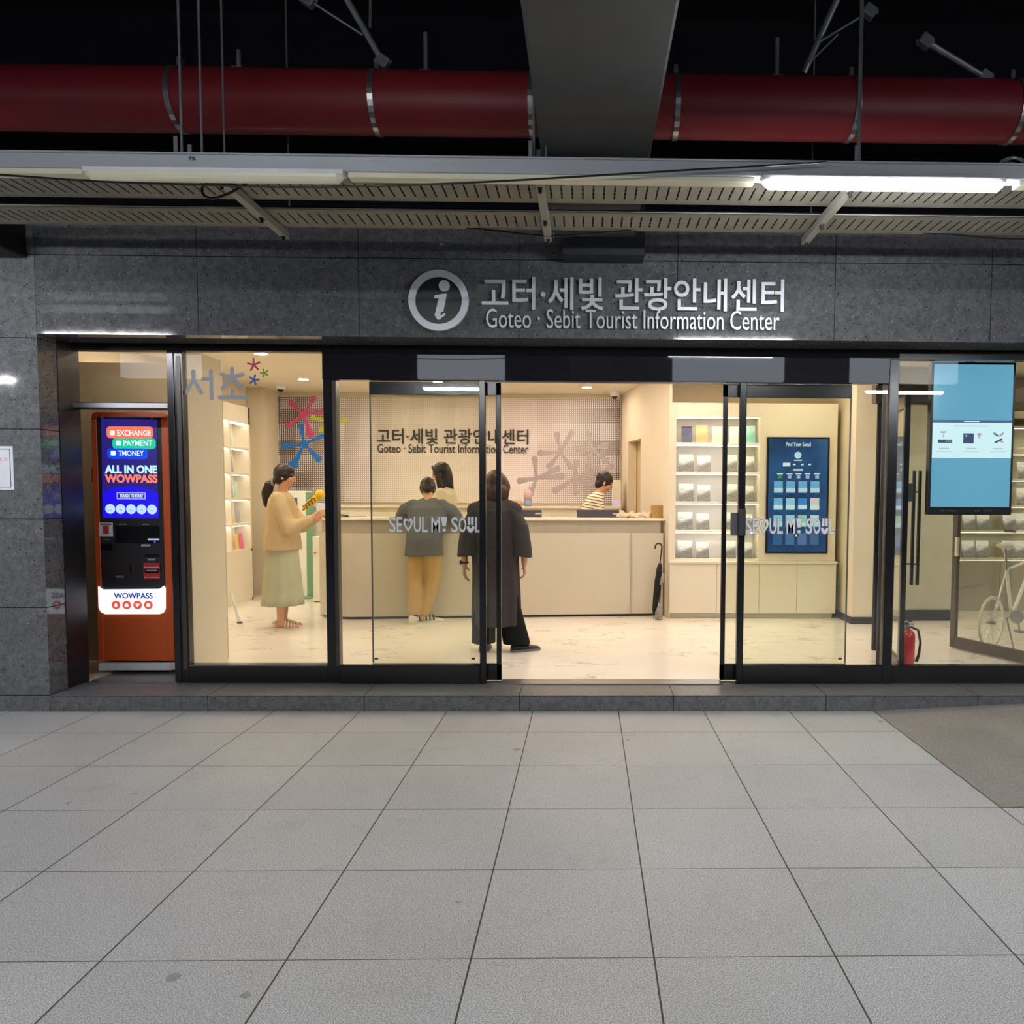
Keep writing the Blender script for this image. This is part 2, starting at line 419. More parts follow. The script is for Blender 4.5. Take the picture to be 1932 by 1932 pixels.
# booth around the ticket machine
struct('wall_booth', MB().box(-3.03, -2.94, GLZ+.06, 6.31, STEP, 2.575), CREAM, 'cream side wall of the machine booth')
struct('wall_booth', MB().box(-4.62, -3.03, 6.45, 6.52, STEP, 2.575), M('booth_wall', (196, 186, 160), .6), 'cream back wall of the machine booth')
# column and wall at right
struct('wall_column', B(2.90, 3.17, 8.32, 9.2, STEP, CEIL), CREAM, 'cream column right of the display wall')
struct('baseboard_column', MB().box(2.885, 3.175, 8.305, 9.0, STEP, STEP+.075), DKGREY, 'dark baseboard around the column')
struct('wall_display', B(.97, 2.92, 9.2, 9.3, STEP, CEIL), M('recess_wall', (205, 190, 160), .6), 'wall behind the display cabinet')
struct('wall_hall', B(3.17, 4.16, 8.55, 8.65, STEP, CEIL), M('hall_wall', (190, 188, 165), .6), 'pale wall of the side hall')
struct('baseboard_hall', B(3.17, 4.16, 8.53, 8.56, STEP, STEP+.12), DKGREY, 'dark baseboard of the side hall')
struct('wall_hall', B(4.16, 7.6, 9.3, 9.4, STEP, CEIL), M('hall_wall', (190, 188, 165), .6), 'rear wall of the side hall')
struct('wall_right', B(7.5, 7.6, GLZ+.06, 9.4, STEP, CEIL), CREAM, 'right end wall of the side hall')

# ---- shopfront
def P_(px, py=900, Y=GLZ): return at(px, py, Y).x
zsill = .252; ztop = 2.525
H0 = 2.337   # underside of the black glass header
# black glass header
mb = B(P_(612), P_(1690), GLZ-.01, GLZ+.07, H0, 2.60)
hd = struct('trim_10', mb, BLACKG, 'glossy black glass header over the sliding doors')
mb = MB(); mb.box(P_(127), P_(612), GLZ-.005, GLZ+.07, 2.535, 2.60); mb.box(P_(1690), 8, GLZ-.005, GLZ+.07, 2.515, 2.60)
struct('trim_11', mb, BLACK, 'black top rail of the shopfront')
struct('trim_12', B(-3.78, 8, GLZ-.02, GLZ+.09, 2.60, 2.64), M('soffit', (50, 52, 50), .5), 'narrow soffit strip above the shopfront')
# window 1: over and around the ticket machine
w = tag(MB().box(P_(127), P_(140), GLZ, GLZ+.07, STEP, 2.535).box(P_(320), P_(332), GLZ, GLZ+.07, STEP, 2.535).box(P_(140), P_(320), GLZ, GLZ+.06, 2.115, 2.165).build('window_1', BLACK, None, origin=(0, 0, 0), bevel=.002),
        'black framed opening around the orange ticket machine', kind='structure')
B(P_(140), P_(320), GLZ+.02, GLZ+.028, 2.165, 2.535).build('glass', CLEAR, w)
B(P_(140), P_(320), GLZ-.002, GLZ, 2.128, 2.160).build('rail_reflection', STEEL, w)  # pale steel strip stands in for a reflection on the black transom
# window 2: tall pane left of the doors
mb = MB().box(P_(332.5), P_(348), GLZ+.005, GLZ+.075, STEP, 2.535).box(P_(612), P_(636), GLZ+.0, GLZ+.075, STEP, 2.535)
mb.box(P_(348), P_(612), GLZ, GLZ+.07, STEP, zsill)
w = tag(mb.build('window_2', BLACK, None, origin=(0, 0, 0), bevel=.003), 'tall black framed window with round stickers left of the doors', kind='structure')
B(P_(348), P_(612), GLZ+.03, GLZ+.038, zsill, 2.535).build('glass', CLEAR, w)
B(P_(348), P_(612), GLZ-.004, GLZ, zsill-.008, zsill).build('rail_edge', STEEL, w)
MB().box(P_(337), P_(345), GLZ+.001, GLZ+.004, STEP+.1, 2.5).build('mullion_cover', BRONZE, w)
MB().box(P_(629), P_(636), GLZ-.002, GLZ, STEP+.13, 2.33).build('mullion_cover', BRONZE, w)
# window 3: fixed pane in front of the left sliding leaf
mb = MB().box(P_(905), P_(917), GLZ-.03, GLZ+.02, STEP, H0).box(P_(636), P_(905), GLZ-.02, GLZ+.02, STEP, zsill)
w = tag(mb.build('window_3', BLACK, None, origin=(0, 0, 0), bevel=.004), 'fixed glass panel left of the doorway', kind='structure')
B(P_(636), P_(905), GLZ, GLZ+.008, zsill, H0).build('glass', CLEAR, w)
# window 4: fixed pane right of the doorway
mb = MB().box(P_(1393), P_(1405.5), GLZ-.03, GLZ+.02, STEP, H0).box(P_(1405), P_(1672), GLZ-.02, GLZ+.02, STEP, zsill)
mb.box(P_(1672), P_(1690), GLZ-.02, GLZ+.07, STEP, 2.515)
w = tag(mb.build('window_4', BLACK, None, origin=(0, 0, 0), bevel=.004), 'fixed glass panel right of the doorway', kind='structure')
B(P_(1405), P_(1672), GLZ, GLZ+.008, zsill, H0).build('glass', CLEAR, w)
MB().box(P_(1663), P_(1669), GLZ+.01, GLZ+.02, zsill, H0).build('mullion_cover', BRONZE, w)
# sliding leaves
def leaf(name, x0, x1, xs0, xs1, label):
    Y = GLZ+.045
    mb = MB().box(xs0, xs1, Y, Y+.035, STEP+.012, H0-.004)
    mb.box(x0, x1, Y, Y+.035, 2.238, H0-.004).box(x0, x1, Y, Y+.035, STEP+.012, zsill-.004)
    d = tag(mb.build(name, BLACK, None, origin=(0, 0, 0), bevel=.003), label, kind='structure')
    B(x0, x1, Y+.014, Y+.022, zsill-.004, 2.238).build('glass', GREENGL, d)
    MB().box(x0-.002, x0+.006, Y+.010, Y+.026, zsill, 2.238).build('edge_seal', GREYP, d) if xs0 > x0 else MB().box(x1-.006, x1+.002, Y+.010, Y+.026, zsill, 2.238).build('edge_seal', GREYP, d)
    return d
d1 = leaf('door_1', P_(695), P_(943.5), P_(934.5), P_(943.5), 'left glass sliding door leaf, slid open')
d2 = leaf('door_2', P_(1365.5), P_(1608), P_(1365.5), P_(1374), 'right glass sliding door leaf, slid open')
a = at(1383, 1010, GLZ-.04); b = at(1405, 960, GLZ-.04)
B(P_(1381), P_(1394), GLZ-.01, GLZ+.04, a.z, b.z-.03).build('lock_plate', GREYP, d2, bevel=.003)
B(P_(1393), P_(1406), GLZ-.05, GLZ-.03, a.z, b.z).build('lock_box', DKGREY, d2, bevel=.004)
struct('trim_13', B(P_(943), P_(1366), GLZ-.05, GLZ+.10, STEP, STEP+.008), STEEL, 'steel threshold of the doorway')
struct('trim_14', B(P_(943), P_(1366), GLZ-.012, GLZ+.03, H0-.008, H0), BRONZE, 'steel edge under the header')
struct('trim_15', B(-3.66, P_(326), GLZ-.02, GLZ+.5, STEP, STEP+.01), STEEL, 'steel sill plate under the ticket machine')
# window 5 at right
mb = MB().box(P_(1690), 8, GLZ-.01, GLZ+.07, STEP, zsill-.004)
w = tag(mb.build('window_5', BLACK, None, origin=(0, 0, 0), bevel=.003), 'wide shop window at the right end', kind='structure')
B(P_(1690), 8, GLZ+.03, GLZ+.038, zsill-.004, 2.515).build('glass', CLEAR, w)
# small floor sensors at the door feet
for dr, pxs in ((d1, (710, 893)), (d2, (1585,))):
    for px in pxs:
        c_ = at(px, 1243, GLZ+.056); B(c_.x-.014, c_.x+.014, GLZ+.057, GLZ+.0585, c_.z-.008, c_.z+.008).build('safety_mark', GREYP, dr)
a = at(1575, 757, 8.6)

# ================================================================== UNDER THE DARK CEILING
# red pipe with steel straps, pieces joined by couplings
RED = M('red_pipe', (116, 28, 36), .5, 0, .4, .08, 3)
PY, PZ, PR = 4.4, 3.665, .162
pipe = thing('red_pipe', (0, PY, PZ-PR), 'thick red painted pipe running across under the black ceiling', 'pipe')
prof = []
mb = MB(); mb.lathe([(PR, -9), (PR, 9)], (0, PY, PZ), 40, 'x')
mb.build('pipe_run', RED, pipe, smooth=False)
for p in pipe.children[0].data.polygons: p.use_smooth = len(p.vertices) == 4
for px, py in ((312, 180), (697, 190), (1000, 200), (1280, 210), (1622, 205), (1936, 210), (-120, 180)):
    X = at(px, py, PY-PR).x
    mb = MB(); mb.lathe([(PR, -.014), (PR+.005, -.014), (PR+.005, .014), (PR, .014)], (X, PY, PZ), 36, 'x')
    mb.box(X-.012, X+.012, PY-.02, PY+.02, PZ+PR, PZ+PR+.06)
    s = mb.build('strap', STEEL, pipe)
for px, ytop, ybot in ((803, 62, 132), (1466, 72, 150), (450, 95, 130)):
    X = at(px, 100, PY).x; z1 = min(4.69, at(px, ytop, PY).z)
    MB().tube([(X, PY, PZ+PR-.01), (X, PY, z1)], .012, 8).box(X-.03, X+.03, PY-.03, PY+.03, PZ+PR-.005, PZ+PR+.01).build('hanger_rod', GALV, pipe)

# light trunking that crosses the whole view, with its lamps
TY, = (3.56,)
TRK = M('trunking', (176, 178, 186), .45, .1, .5, .04)
trk = thing('light_trunking', (0, TY, 2.944), 'long pale grey metal trunking carrying the lamps', 'trunking')
MB().box(-9, 9, TY-.028, TY+.05, 2.948, 3.012).box(-9, 9, TY-.034, TY+.056, 3.012, 3.02).build('channel', TRK, trk, bevel=.003)
CRM = M('diffuser_off', (226, 222, 196), .4, 0, .4, .03)
for x0, x1 in ((-9, -4.95), (-3.7, -2.24), (-1.07, .75), (1.95, 9)):
    B(x0, x1, TY-.02, TY+.04, 2.925, 2.948).build('cover_strip', CRM, trk, bevel=.003)
mk = text_mb('9%', at(354, 310, TY-.036).x, at(368, 303, TY-.036).x, 2.985, 3.003, TY-.0285, .0005, .03)
mk.build('marker_writing', BLKP, trk)
for px in (343, 1007, 1618):
    X = at(px, 280, TY).x
    mb = MB().box(X-.022, X-.004, TY-.03, TY-.024, 3.02, 3.09).box(X+.008, X+.028, TY+.03, TY+.036, 3.02, 3.08).box(X-.022, X+.028, TY-.03, TY+.036, 3.019, 3.023)
    mb.build('bracket', GALV, trk, bevel=.002)
    MB().tube([(X-.0, TY, 3.03), (X-.0, TY, 4.69)], .006, 8).build('hanger_rod', GALV, trk)
for px in (379,):
    X = at(px, 200, TY).x
    MB().tube([(X, TY, 3.02), (X, TY, 4.69)], .0055, 8).build('hanger_rod', GALV, trk)

TUBE_ON = EM('tube_lit', (247, 249, 252), TUBE_POWER)
def lamp_unit(x0, x1, Y, z, lit, label, group=None):
    t = thing('fluorescent_lamp', ((x0+x1)/2, Y, z-.045), label, 'lamp', group)
    MB().box(x0, x1, Y-.028, Y+.028, z-.012, z+.012).build('housing', M('lamp_housing', (225, 226, 228), .4), t, bevel=.003)
    rings = []
    for X, s in ((x0+.004, .4), (x0+.03, 1), (x1-.03, 1), (x1-.004, .4)):
        rings.append([(X, Y+.030*s*math.cos(a), z-.010-.034*s*math.sin(a)) for a in [PI*k/8 for k in range(9)]])
    MB().loft(rings, True, True).build('tube', TUBE_ON if lit else CRM, t)
    return t
lamp_unit(.783, 1.879, 3.54, 2.938, True, 'long glowing white lamp under the trunking at right')
lamp_unit(-2.225, -1.085, 3.54, 2.938, False, 'unlit cream lamp under the trunking at left')
for k, (x0, x1, Y) in enumerate(((-4.87, -3.75, 3.54), (-2.2, -1.1, .90), (3.75, 4.85, .90), (-8.3, -7.2, .75), (5.2, 6.3, 3.54), (8.3, 9.4, -2.0), (8.3, 9.4, .9))):  # far right lamps lie outside the reflections, added to light the pavement
    lamp_unit(x0, x1, Y, 2.938, True, 'glowing tube lamp of the underpass mirrored in the shopfront glass or added as fill light', 'tube lamps behind the viewer')

# two perforated cable trays and their cross arms
t = NT('perforated_tray'); x = t.xyz()
fx = t.ma('FRACT', t.ma('DIVIDE', x[0], .054)); 
yy = x[1]
slot = t.ma('MULTIPLY', t.ma('LESS_THAN', t.ma('ABSOLUTE', t.ma('SUBTRACT', fx, .5)), .085),
            t.ma('LESS_THAN', t.ma('ABSOLUTE', t.ma('SUBTRACT', t.ma('FRACT', t.ma('DIVIDE', t.ma('SUBTRACT', yy, 3.87), .42)), .345)), .20))
fx2 = t.ma('FRACT', t.ma('DIVIDE', x[0], .036))
ed = t.ma('MULTIPLY', t.ma('LESS_THAN', t.ma('ABSOLUTE', t.ma('SUBTRACT', fx2, .5)), .32),
          t.ma('LESS_THAN', t.ma('ABSOLUTE', t.ma('SUBTRACT', t.ma('ABSOLUTE', t.ma('SUBTRACT', t.ma('MULTIPLY', t.ma('FRACT', t.ma('DIVIDE', t.ma('SUBTRACT', yy, 3.87), .42)), .42), .145)), .125)), .0028))
hole = t.ma('MAXIMUM', slot, ed)
tc = t.mix(t.noise(9, 4), srgb(112, 110, 100), srgb(150, 147, 134))
t.fin(tc, .55, .25)
tr = t.add('ShaderNodeBsdfTransparent'); mx = t.add('ShaderNodeMixShader')
t.l.new(hole, mx.inputs[0]); t.l.new(t.b.outputs[0], mx.inputs[1]); t.l.new(tr.outputs[0], mx.inputs[2]); t.l.new(mx.outputs[0], t.out.inputs[0])
TRAY = t.m
for k, (y0, y1, lab) in enumerate(((3.87, 4.16, 'perforated metal cable tray nearer the viewer'), (4.29, 4.58, 'perforated metal cable tray nearer the granite wall'))):
    mb = MB().box(-9, 9, y0, y1, 3.05, 3.052).box(-9, 9, y0, y0+.003, 3.05, 3.115 if k == 0 else 3.058).box(-9, 9, y1-.003, y1, 3.05, 3.115)
    tag(mb.build('cable_tray', TRAY, None, origin=(0, 0, 0)), lab, 'cable tray', 'cable trays over the shopfront')
    mb = MB()
    for q in range(4): mb.tube([(-9, y0+.05+q*.05, 3.068), (9, y0+.05+q*.05, 3.068)], .014, 6)
    tag(mb.build('power_cable', BLKP, None, origin=(0, y0+.12, 3.055)), 'black cables lying in the %s cable tray' % ('nearer' if k == 0 else 'farther'), 'cable')
ARM = M('strut_paint', (150, 150, 142), .5, .2, .5, .06)
for X, lab in ((-1.775, 'left steel cross arm under the cable trays, cable looped around it'), (-.235, 'middle steel cross arm under the cable trays below the beam'), (1.29, 'right steel cross arm under the cable trays beside the glowing lamp')):
    t_ = thing('cross_arm', (X, 4.2, 2.99), lab, 'bracket', 'cross arms under the cable trays')
    MB().box(X-.021, X+.021, 3.80, 4.66, 3.008, 3.05).build('channel', ARM, t_, bevel=.003)
    for yb in (3.86, 4.32, 4.62):
        MB().tube([(X, yb, 2.985), (X, yb, 3.06)], .009, 8).box(X-.011, X+.011, yb-.016, yb+.016, 3.004, 3.009).build('bolt', BLKP, t_)
    for yb in (3.83, 4.64): MB().tube([(X+.03, yb, 3.03), (X+.03, yb, 4.69)], .005, 6).build('hanger_rod', GALV, t_)
# loose black cables
def cable(pts, Yd, r, lab, cat='cable'):
    P3 = [at(px, py, (Yd[i] if hasattr(Yd, '__len__') else Yd)) for i, (px, py) in enumerate(pts)]
    # smooth through the points
    out = []
    for i in range(len(P3)-1):
        p0 = P3[max(i-1, 0)]; p1 = P3[i]; p2 = P3[i+1]; p3 = P3[min(i+2, len(P3)-1)]
        for k in range(6):
            u = k/6
            out.append(.5*((2*p1)+(-p0+p2)*u+(2*p0-5*p1+4*p2-p3)*u*u+(-p0+3*p1-3*p2+p3)*u**3))
    out.append(P3[-1])
    return tag(MB().tube(out, r, 6).build('loose_cable', BLKP, None, smooth=True), lab, cat)
cable([(-60, 326), (60, 334), (200, 343), (420, 350), (560, 353), (740, 350), (900, 344), (1080, 334), (1280, 322), (1440, 313), (1560, 306)], 3.49, .0045, 'long black cable slung in front of the trunking')
cable([(445, 349), (400, 345), (383, 352), (384, 368), (402, 374), (430, 366), (455, 352), (478, 338)], 3.76, .006, 'black cable looped around the left cross arm')
cable([(880, 430), (940, 436), (1000, 443), (1060, 445), (1120, 441), (1200, 434)], 4.56, .006, 'sagging black cable below the trays beside the beam')
cable([(1740, 440), (1800, 443), (1880, 450), (1960, 452)], 4.56, .005, 'thin cable sagging below the trays at far right')
# diagonal braces above the pipe
def brace(name, p0, p1, Y0, Y1, r, lab, clamps=()):
    a = at(*p0, Y0); b = at(*p1, Y1)
    t_ = thing(name, min((a, b), key=lambda v: v.z), lab, 'brace', 'diagonal braces over the red pipe')
    MB().tube([a, b], r, 10).build('tube_bar', GALV, t_)
    for u in clamps:
        c = a.lerp(b, u); MB().obox(c, (.07, .05, .06), Matrix.Rotation(.6, 3, 'Y')).tube([c+Vector((-.05, 0, 0)), c+Vector((.05, 0, 0))], .012, 6).build('clamp', M('clamp_steel', (120, 122, 128), .5, .5), t_, bevel=.006)
    return t_
brace('diagonal_brace', (648, -12), (724, 120), 4.3, 4.4, .018, 'thick grey diagonal brace left of the beam', (.97,))
brace('diagonal_brace', (582, 0), (684, 66), 4.25, 4.32, .006, 'thin steel rod reaching the left diagonal brace', (0.0,))
brace('diagonal_brace', (1588, -20), (1516, 138), 4.3, 4.4, .018, 'thick grey diagonal brace right of the beam')
brace('diagonal_brace', (1640, 22), (1548, 78), 4.25, 4.32, .006, 'thin steel rod reaching the right diagonal brace', (0.0,))
brace('diagonal_brace', (1582, 64), (1530, 116), 4.28, 4.36, .005, 'short thin rod along the right diagonal brace')
brace('diagonal_brace', (1746, 78), (1858, 146), 4.2, 4.35, .016, 'short steel brace with a clamp at far upper right', (0.0, 1.0))
a = at(699, -10, 4.4); b = at(698, 52, 4.4)
tag(MB().tube([a, b], .008, 8).build('threaded_rod', GALV, None), 'thin rod hanging beside the left diagonal brace', 'rod')
# dark box high on the wall, top left corner; cable knot at top right
a = at(-200, 478, 5.25); b = at(33, 420, 5.25)
tag(B(a.x, b.x, 5.02, 5.33, a.z, b.z+.1).build('junction_box', M('box_dark', (16, 17, 22), .6), None, bevel=.01), 'black box fixed high on the granite at the left edge', 'box')
mb = MB()
for r0 in (.035, .048):
    c = at(1915, 305, 3.8); mb.tube([c+Vector((r0*math.cos(2*PI*k/16)*1.4, .01*math.sin(k), r0*.35*math.sin(2*PI*k/16))) for k in range(17)], .005, 6)
tag(mb.build('cable_coil', GALV, None), 'small coil of pale cable beside the glowing lamp', 'cable')

# ================================================================== SIGNS ON THE GRANITE
sg = thing('information_sign', (0, WALL-.03, 2.60), 'silver raised information sign with Korean and English lettering over the doors', 'sign')
cc = at(828, 567.5, WALL-.02); R = .2025
ring_mb(cc.x, cc.z, R*.775, R, WALL-.035, WALL-.005, 56).build('emblem_ring', SILVER, sg)
MB().prism(circ(cc.x, cc.z, R*.775, 56), WALL-.018, WALL-.002).build('emblem_disc', M('disc_black', (30, 31, 34), .3), sg)
mb = MB(); Yi = WALL-.034; Ye = WALL-.018
def pz(px, py): v = at(px, py, Yi); return (v.x, v.z)
mb.prism(circ(*pz(838, 539), .037), Yi, Ye)
mb.stroke(pz(822, 560), pz(838, 557), .022, Yi, Ye)
mb.prism([pz(831, 556), pz(843, 554), pz(836, 588), pz(824, 590)], Yi+.0005, Ye)
mb.stroke(pz(833, 560), pz(826, 592), .036, Yi+.001, Ye)
mb.stroke(pz(825, 594), pz(828, 598), .036, Yi+.0012, Ye); mb.stroke(pz(828, 600), pz(838, 593), .016, Yi+.0014, Ye)
mb.build('emblem_letter', SILVER, sg)
words(px_text('고터·세빛 관광안내센터', 909, 527, 1480, 583, WALL-.030, depth=.026, bold=.012), .06, 'korean_word', SILVER, sg)
words(px_text('Goteo · Sebit Tourist Information Center', 917, 587, 1471, 618, WALL-.026, depth=.022, bold=.0), .014, 'english_word', SILVER, sg)

# paper notice at the left edge
a = at(-80, 924, WALL-.004); b = at(24, 842, WALL-.004)
nt = thing('paper_notice', ((a.x+b.x)/2, WALL, a.z), 'white framed paper notice taped to the granite at the left edge', 'notice')
B(a.x, b.x, WALL-.006, WALL-.001, a.z, b.z).build('sheet', M('paper', (225, 228, 235), .7), nt)
mb = MB()
for q in ((a.x+.02, b.x-.018, a.z+.018, a.z+.022), (a.x+.02, b.x-.018, b.z-.022, b.z-.018), (b.x-.022, b.x-.018, a.z+.02, b.z-.02)): mb.box(q[0], q[1], WALL-.0075, WALL-.006, q[2], q[3])
mb.build('border', M('notice_line', (60, 70, 100), .7), nt)
text_mb('경고', b.x-.11, b.x-.035, b.z-.10, b.z-.075, WALL-.0075, .001).build('lettering', M('notice_red', (200, 60, 60), .7), nt)

# ================================================================== STICKERS ON THE GLASS
STK = M('sticker_silver', (226, 227, 230), .45, .1); STKD = M('sticker_outline', (128, 130, 138), .5)
def slogan(x0, x1, y0, y1, Y, lab, name='glass_sticker'):
    """condensed capitals SEOUL MY SOUL, with a heart for the first O, a dotted Y and a smiling U"""
    A0 = at(x0, y1, Y); A1 = at(x1, y0, Y); s = thing(name, ((A0.x+A1.x)/2, Y, A0.z), lab, 'sticker', 'slogan stickers on the door glass')
    H = A1.z-A0.z; Wd = A1.x-A0.x; z0 = A0.z; xx = A0.x
    units = [('S', 1), ('E', .85), ('heart', 1.35), ('U', 1.05), ('L', .85), (' ', .35), ('M', 1.25), ('Y', .95), (' ', .35), ('S', 1.0), ('O', 1.05), ('smile', 1.05), ('L', .85)]
    tot = sum(u for _, u in units); k = Wd/tot
    for layer, (mat, bold, dy) in enumerate(((STKD, .035, 0), (STK, .012, -.0012))):
        mb = MB(); xx = A0.x
        for ch, u in units:
            w = u*k; g = k*.07
            x_a, x_b = xx+g, xx+w-g; xc = (x_a+x_b)/2; yf, yb = Y+dy, Y+dy+.001
            e = .0028 if layer == 0 else 0
            if ch == 'heart':
                def hp(t_, s_): return (xc+s_*(w/2-g)*(16*math.sin(t_)**3)/16, z0+H*.52+s_*H*.5*(13*math.cos(t_)-5*math.cos(2*t_)-2*math.cos(3*t_)-math.cos(4*t_))/15)
                n = 30
                for q in range(n):
                    a_, b_ = 2*PI*q/n, 2*PI*(q+1)/n; so, si = 1.0+(.12 if layer == 0 else 0), .58-(.08 if layer == 0 else 0)
                    mb.prism([hp(a_, si), hp(a_, so), hp(b_, so), hp(b_, si)], yf, yb)
            elif ch == 'Y':
                mb.prism([(x_a-e, z0+H+e), (x_b+e, z0+H+e), (xc+.012+e, z0+H*.42-e), (xc-.012-e, z0+H*.42-e)], yf, yb)
                mb.prism(circ(xc, z0+H*.14, .012+e, 16), yf, yb)
            elif ch == 'smile':
                for sx in (-1, 1): mb.box(xc+sx*w*.2-.008-e, xc+sx*w*.2+.008+e, yf, yb, z0+H*.5-e, z0+H+e)
                n = 14; ro, ri = w*.47, w*.47-.017
                for q in range(n):
                    a_, b_ = -PI*.98+PI*.96*q/n, -PI*.98+PI*.96*(q+1)/n; zc = z0+H*.42
                    f = lambda r_, t_: (xc+r_*math.cos(t_), zc+(H*.42/ro)*r_*math.sin(t_))
                    mb.prism([f(ri-e, a_), f(ro+e, a_), f(ro+e, b_), f(ri-e, b_)], yf, yb)
            elif ch != ' ':
                mb.merge(text_mb(ch, x_a-e, x_b+e, z0-e, z0+H+e, yf, .001, bold))
            xx += w
        mb.build('letter_outline' if layer == 0 else 'letter_faces', mat, s)
    return s
slogan(733, 908, 976, 1004, GLZ-.003, 'silver slogan sticker on the glass left of the doorway')
slogan(1405, 1576, 978, 1007, GLZ-.003, 'silver slogan sticker on the glass right of the doorway')
# district name with three asterisk marks on the tall window
SY = GLZ+.028
def q(px, py): v = at(px, py, SY); return (v.x, v.z)
st = thing('window_sticker', (at(410, 760, SY).x, SY, at(410, 760, SY).z), 'grey rounded Korean district name sticker with three small asterisks on the tall window', 'sticker')
STG = M('sticker_grey', (150, 150, 160), .5)
mb = MB(); u = 340; v0 = 650; s = 9.66
def zz(x, y): return q(u+x/s, v0+y/s)
SW = 68/s/F_PX*SY
for i, (p0, p1) in enumerate((((238, 490), (240, 640)), ((240, 640), (105, 885)), ((240, 640), (390, 880)), ((420, 632), (560, 632)), ((560, 490), (575, 980)),
               ((945, 440), (950, 600)), ((755, 545), (950, 600)), ((1140, 548), (950, 600)), ((950, 600), (775, 800)), ((950, 600), (1130, 800)), ((955, 840), (955, 960)), ((720, 962), (1205, 964)))):
    mb.stroke(zz(*p0), zz(*p1), SW, SY-.0012-.00003*i, SY)
mb.build('korean_letters', STG, st)
for (cx, cy, r, rot, col, nm) in ((1345, 370, 112, .1, (170, 42, 78), 'red asterisk'), (1535, 520, 72, .3, (120, 150, 30), 'green asterisk'), (1345, 645, 90, 1.0, (24, 84, 150), 'blue asterisk')):
    mb = MB(); c = zz(cx, cy)
    for k in range(5):
        a = rot+PI/2+2*PI*k/5; e = zz(cx+r*math.cos(a), cy-r*math.sin(a)); mb.stroke(c, e, 34/s/F_PX*SY*(r/112)**.5, SY-.0012-.00003*k, SY)
    o = mb.build('asterisk', M(nm, col, .5), st); o['label'] = nm

# ================================================================== TICKET MACHINE
KY = 5.95
ORG = M('orange_metal', (196, 84, 38), .38, 0, .5, .03, 3)
kl, kr = at(178, 1000, KY).x, at(322, 1000, KY).x
ks = thing('ticket_machine', ((kl+kr)/2, KY+.2, STEP+.01), 'orange currency and ticket machine with a lit screen in the booth at left', 'ticket machine')
kb, kt = at(250, 1247, KY).z, at(250, 777, KY).z
mb = MB(); mb.prism(rrect(kl, kr, kb, kt, .045, 6), KY+.012, KY+.40); mb.build('body', ORG, ks, bevel=.004, seg=2)
a = at(176, 1000, KY)
mb = MB()      # orange raised frame round the black front
for k in range(1): 
    mb.box(kl, kl+.040, KY, KY+.02, kb, kt-.06).box(kr-.052, kr, KY, KY+.02, kb, kt-.06).box(kl+.03, kr-.03, KY+.002, KY+.02, kt-.042, kt)
    mb.prism([(kl, kt-.06), (kl+.045, kt-.06), (kl+.045, kt-.03), (kl+.03, kt), (kl+.012, kt-.012)], KY, KY+.02)
    mb.prism([(kr, kt-.06), (kr-.012, kt-.012), (kr-.03, kt), (kr-.052, kt-.03), (kr-.052, kt-.06)], KY, KY+.02)
mb.build('front_frame', ORG, ks, bevel=.003)
B(kl+.008, kr-.008, KY+.004, KY+.03, kb, at(250, 1112, KY).z).build('lower_panel', ORG, ks, bevel=.003)
B(kl+.038, kr-.05, KY+.006, KY+.02, at(250, 1112, KY).z, kt-.04).build('front_panel', M('machine_black', (46, 45, 50), .3), ks, bevel=.003)
pl = at(250, 1250, KY).z
MB().zprism([(kl-.002, KY-.005), (kr-.03, KY-.005), (kr+.008, KY+.02), (kr+.008, KY+.42), (kl-.002, KY+.42)], pl-.062, pl-.004).build('base_plate', M('machine_base', (205, 205, 205), .35), ks, bevel=.008, seg=2)
for X in (kl+.07, kr-.06):
    for yy in (KY+.06, KY+.36):
        MB().lathe([(.022, 0), (.026, .008), (.012, .012), (.012, pl-.06-STEP-.01)], (X, yy, STEP+.01), 14).build('foot', STEEL, ks)
SYF = KY+.004
def face(name, pts, mat, d=.002, dy=0.0, par=None):
    poly = [(at(px, py, SYF).x, at(px, py, SYF).z) for px, py in pts]
    return MB().prism(poly, SYF-dy-d, SYF-dy+.0005).build(name, mat, par or ks)
def rface(name, x0, y0, x1, y1, r, mat, dy=0.0, par=None, d=.002):
    a_, b_ = at(x0, y1, SYF), at(x1, y0, SYF)
    return MB().prism(rrect(a_.x, b_.x, a_.z, b_.z, r), SYF-dy-d, SYF-dy+.0005).build(name, mat, par or ks)
scr = face('screen', [(191, 790), (296, 792), (299, 978), (194, 977)], EM('screen_navy', (44, 30, 128), .9))
face('screen_panel', [(194, 929), (212, 922), (245, 917), (272, 920), (299, 931), (300, 977), (195, 976)], EM('screen_blue', (30, 10, 235), 1.05), dy=.001, par=scr)
for (x0, y0, x1, y1, col, txt, tx0, tx1, ty0, ty1) in ((202, 805, 289, 827, (255, 120, 84), 'EXCHANGE', 221, 284, 811.5, 822), (213, 827, 294, 847, (20, 205, 160), 'PAYMENT', 233, 287, 831, 841), (203, 846, 279, 866, (10, 70, 235), 'TMONEY', 223, 271, 850, 860)):
    rface('button', x0, y0, x1, y1, .028, EM('btn_'+txt, col, 1.0), .0022, scr)
    px_text(txt, tx0, ty0, tx1, ty1, SYF-.0055, depth=.001, bold=.014).build('button_text', EM('text_white', (225, 245, 255), 1.1), scr)
    rface('button_icon', tx0-13, (ty0+ty1)/2-4.5, tx0-4, (ty0+ty1)/2+4.5, .008, EM('text_white', (225, 245, 255), 1.1), .0044, scr)
px_text('ALL IN ONE', 198, 878, 296, 893, SYF-.003, depth=.001, bold=.045).build('title_text', EM('text_cyan', (190, 240, 255), 1.1), scr)
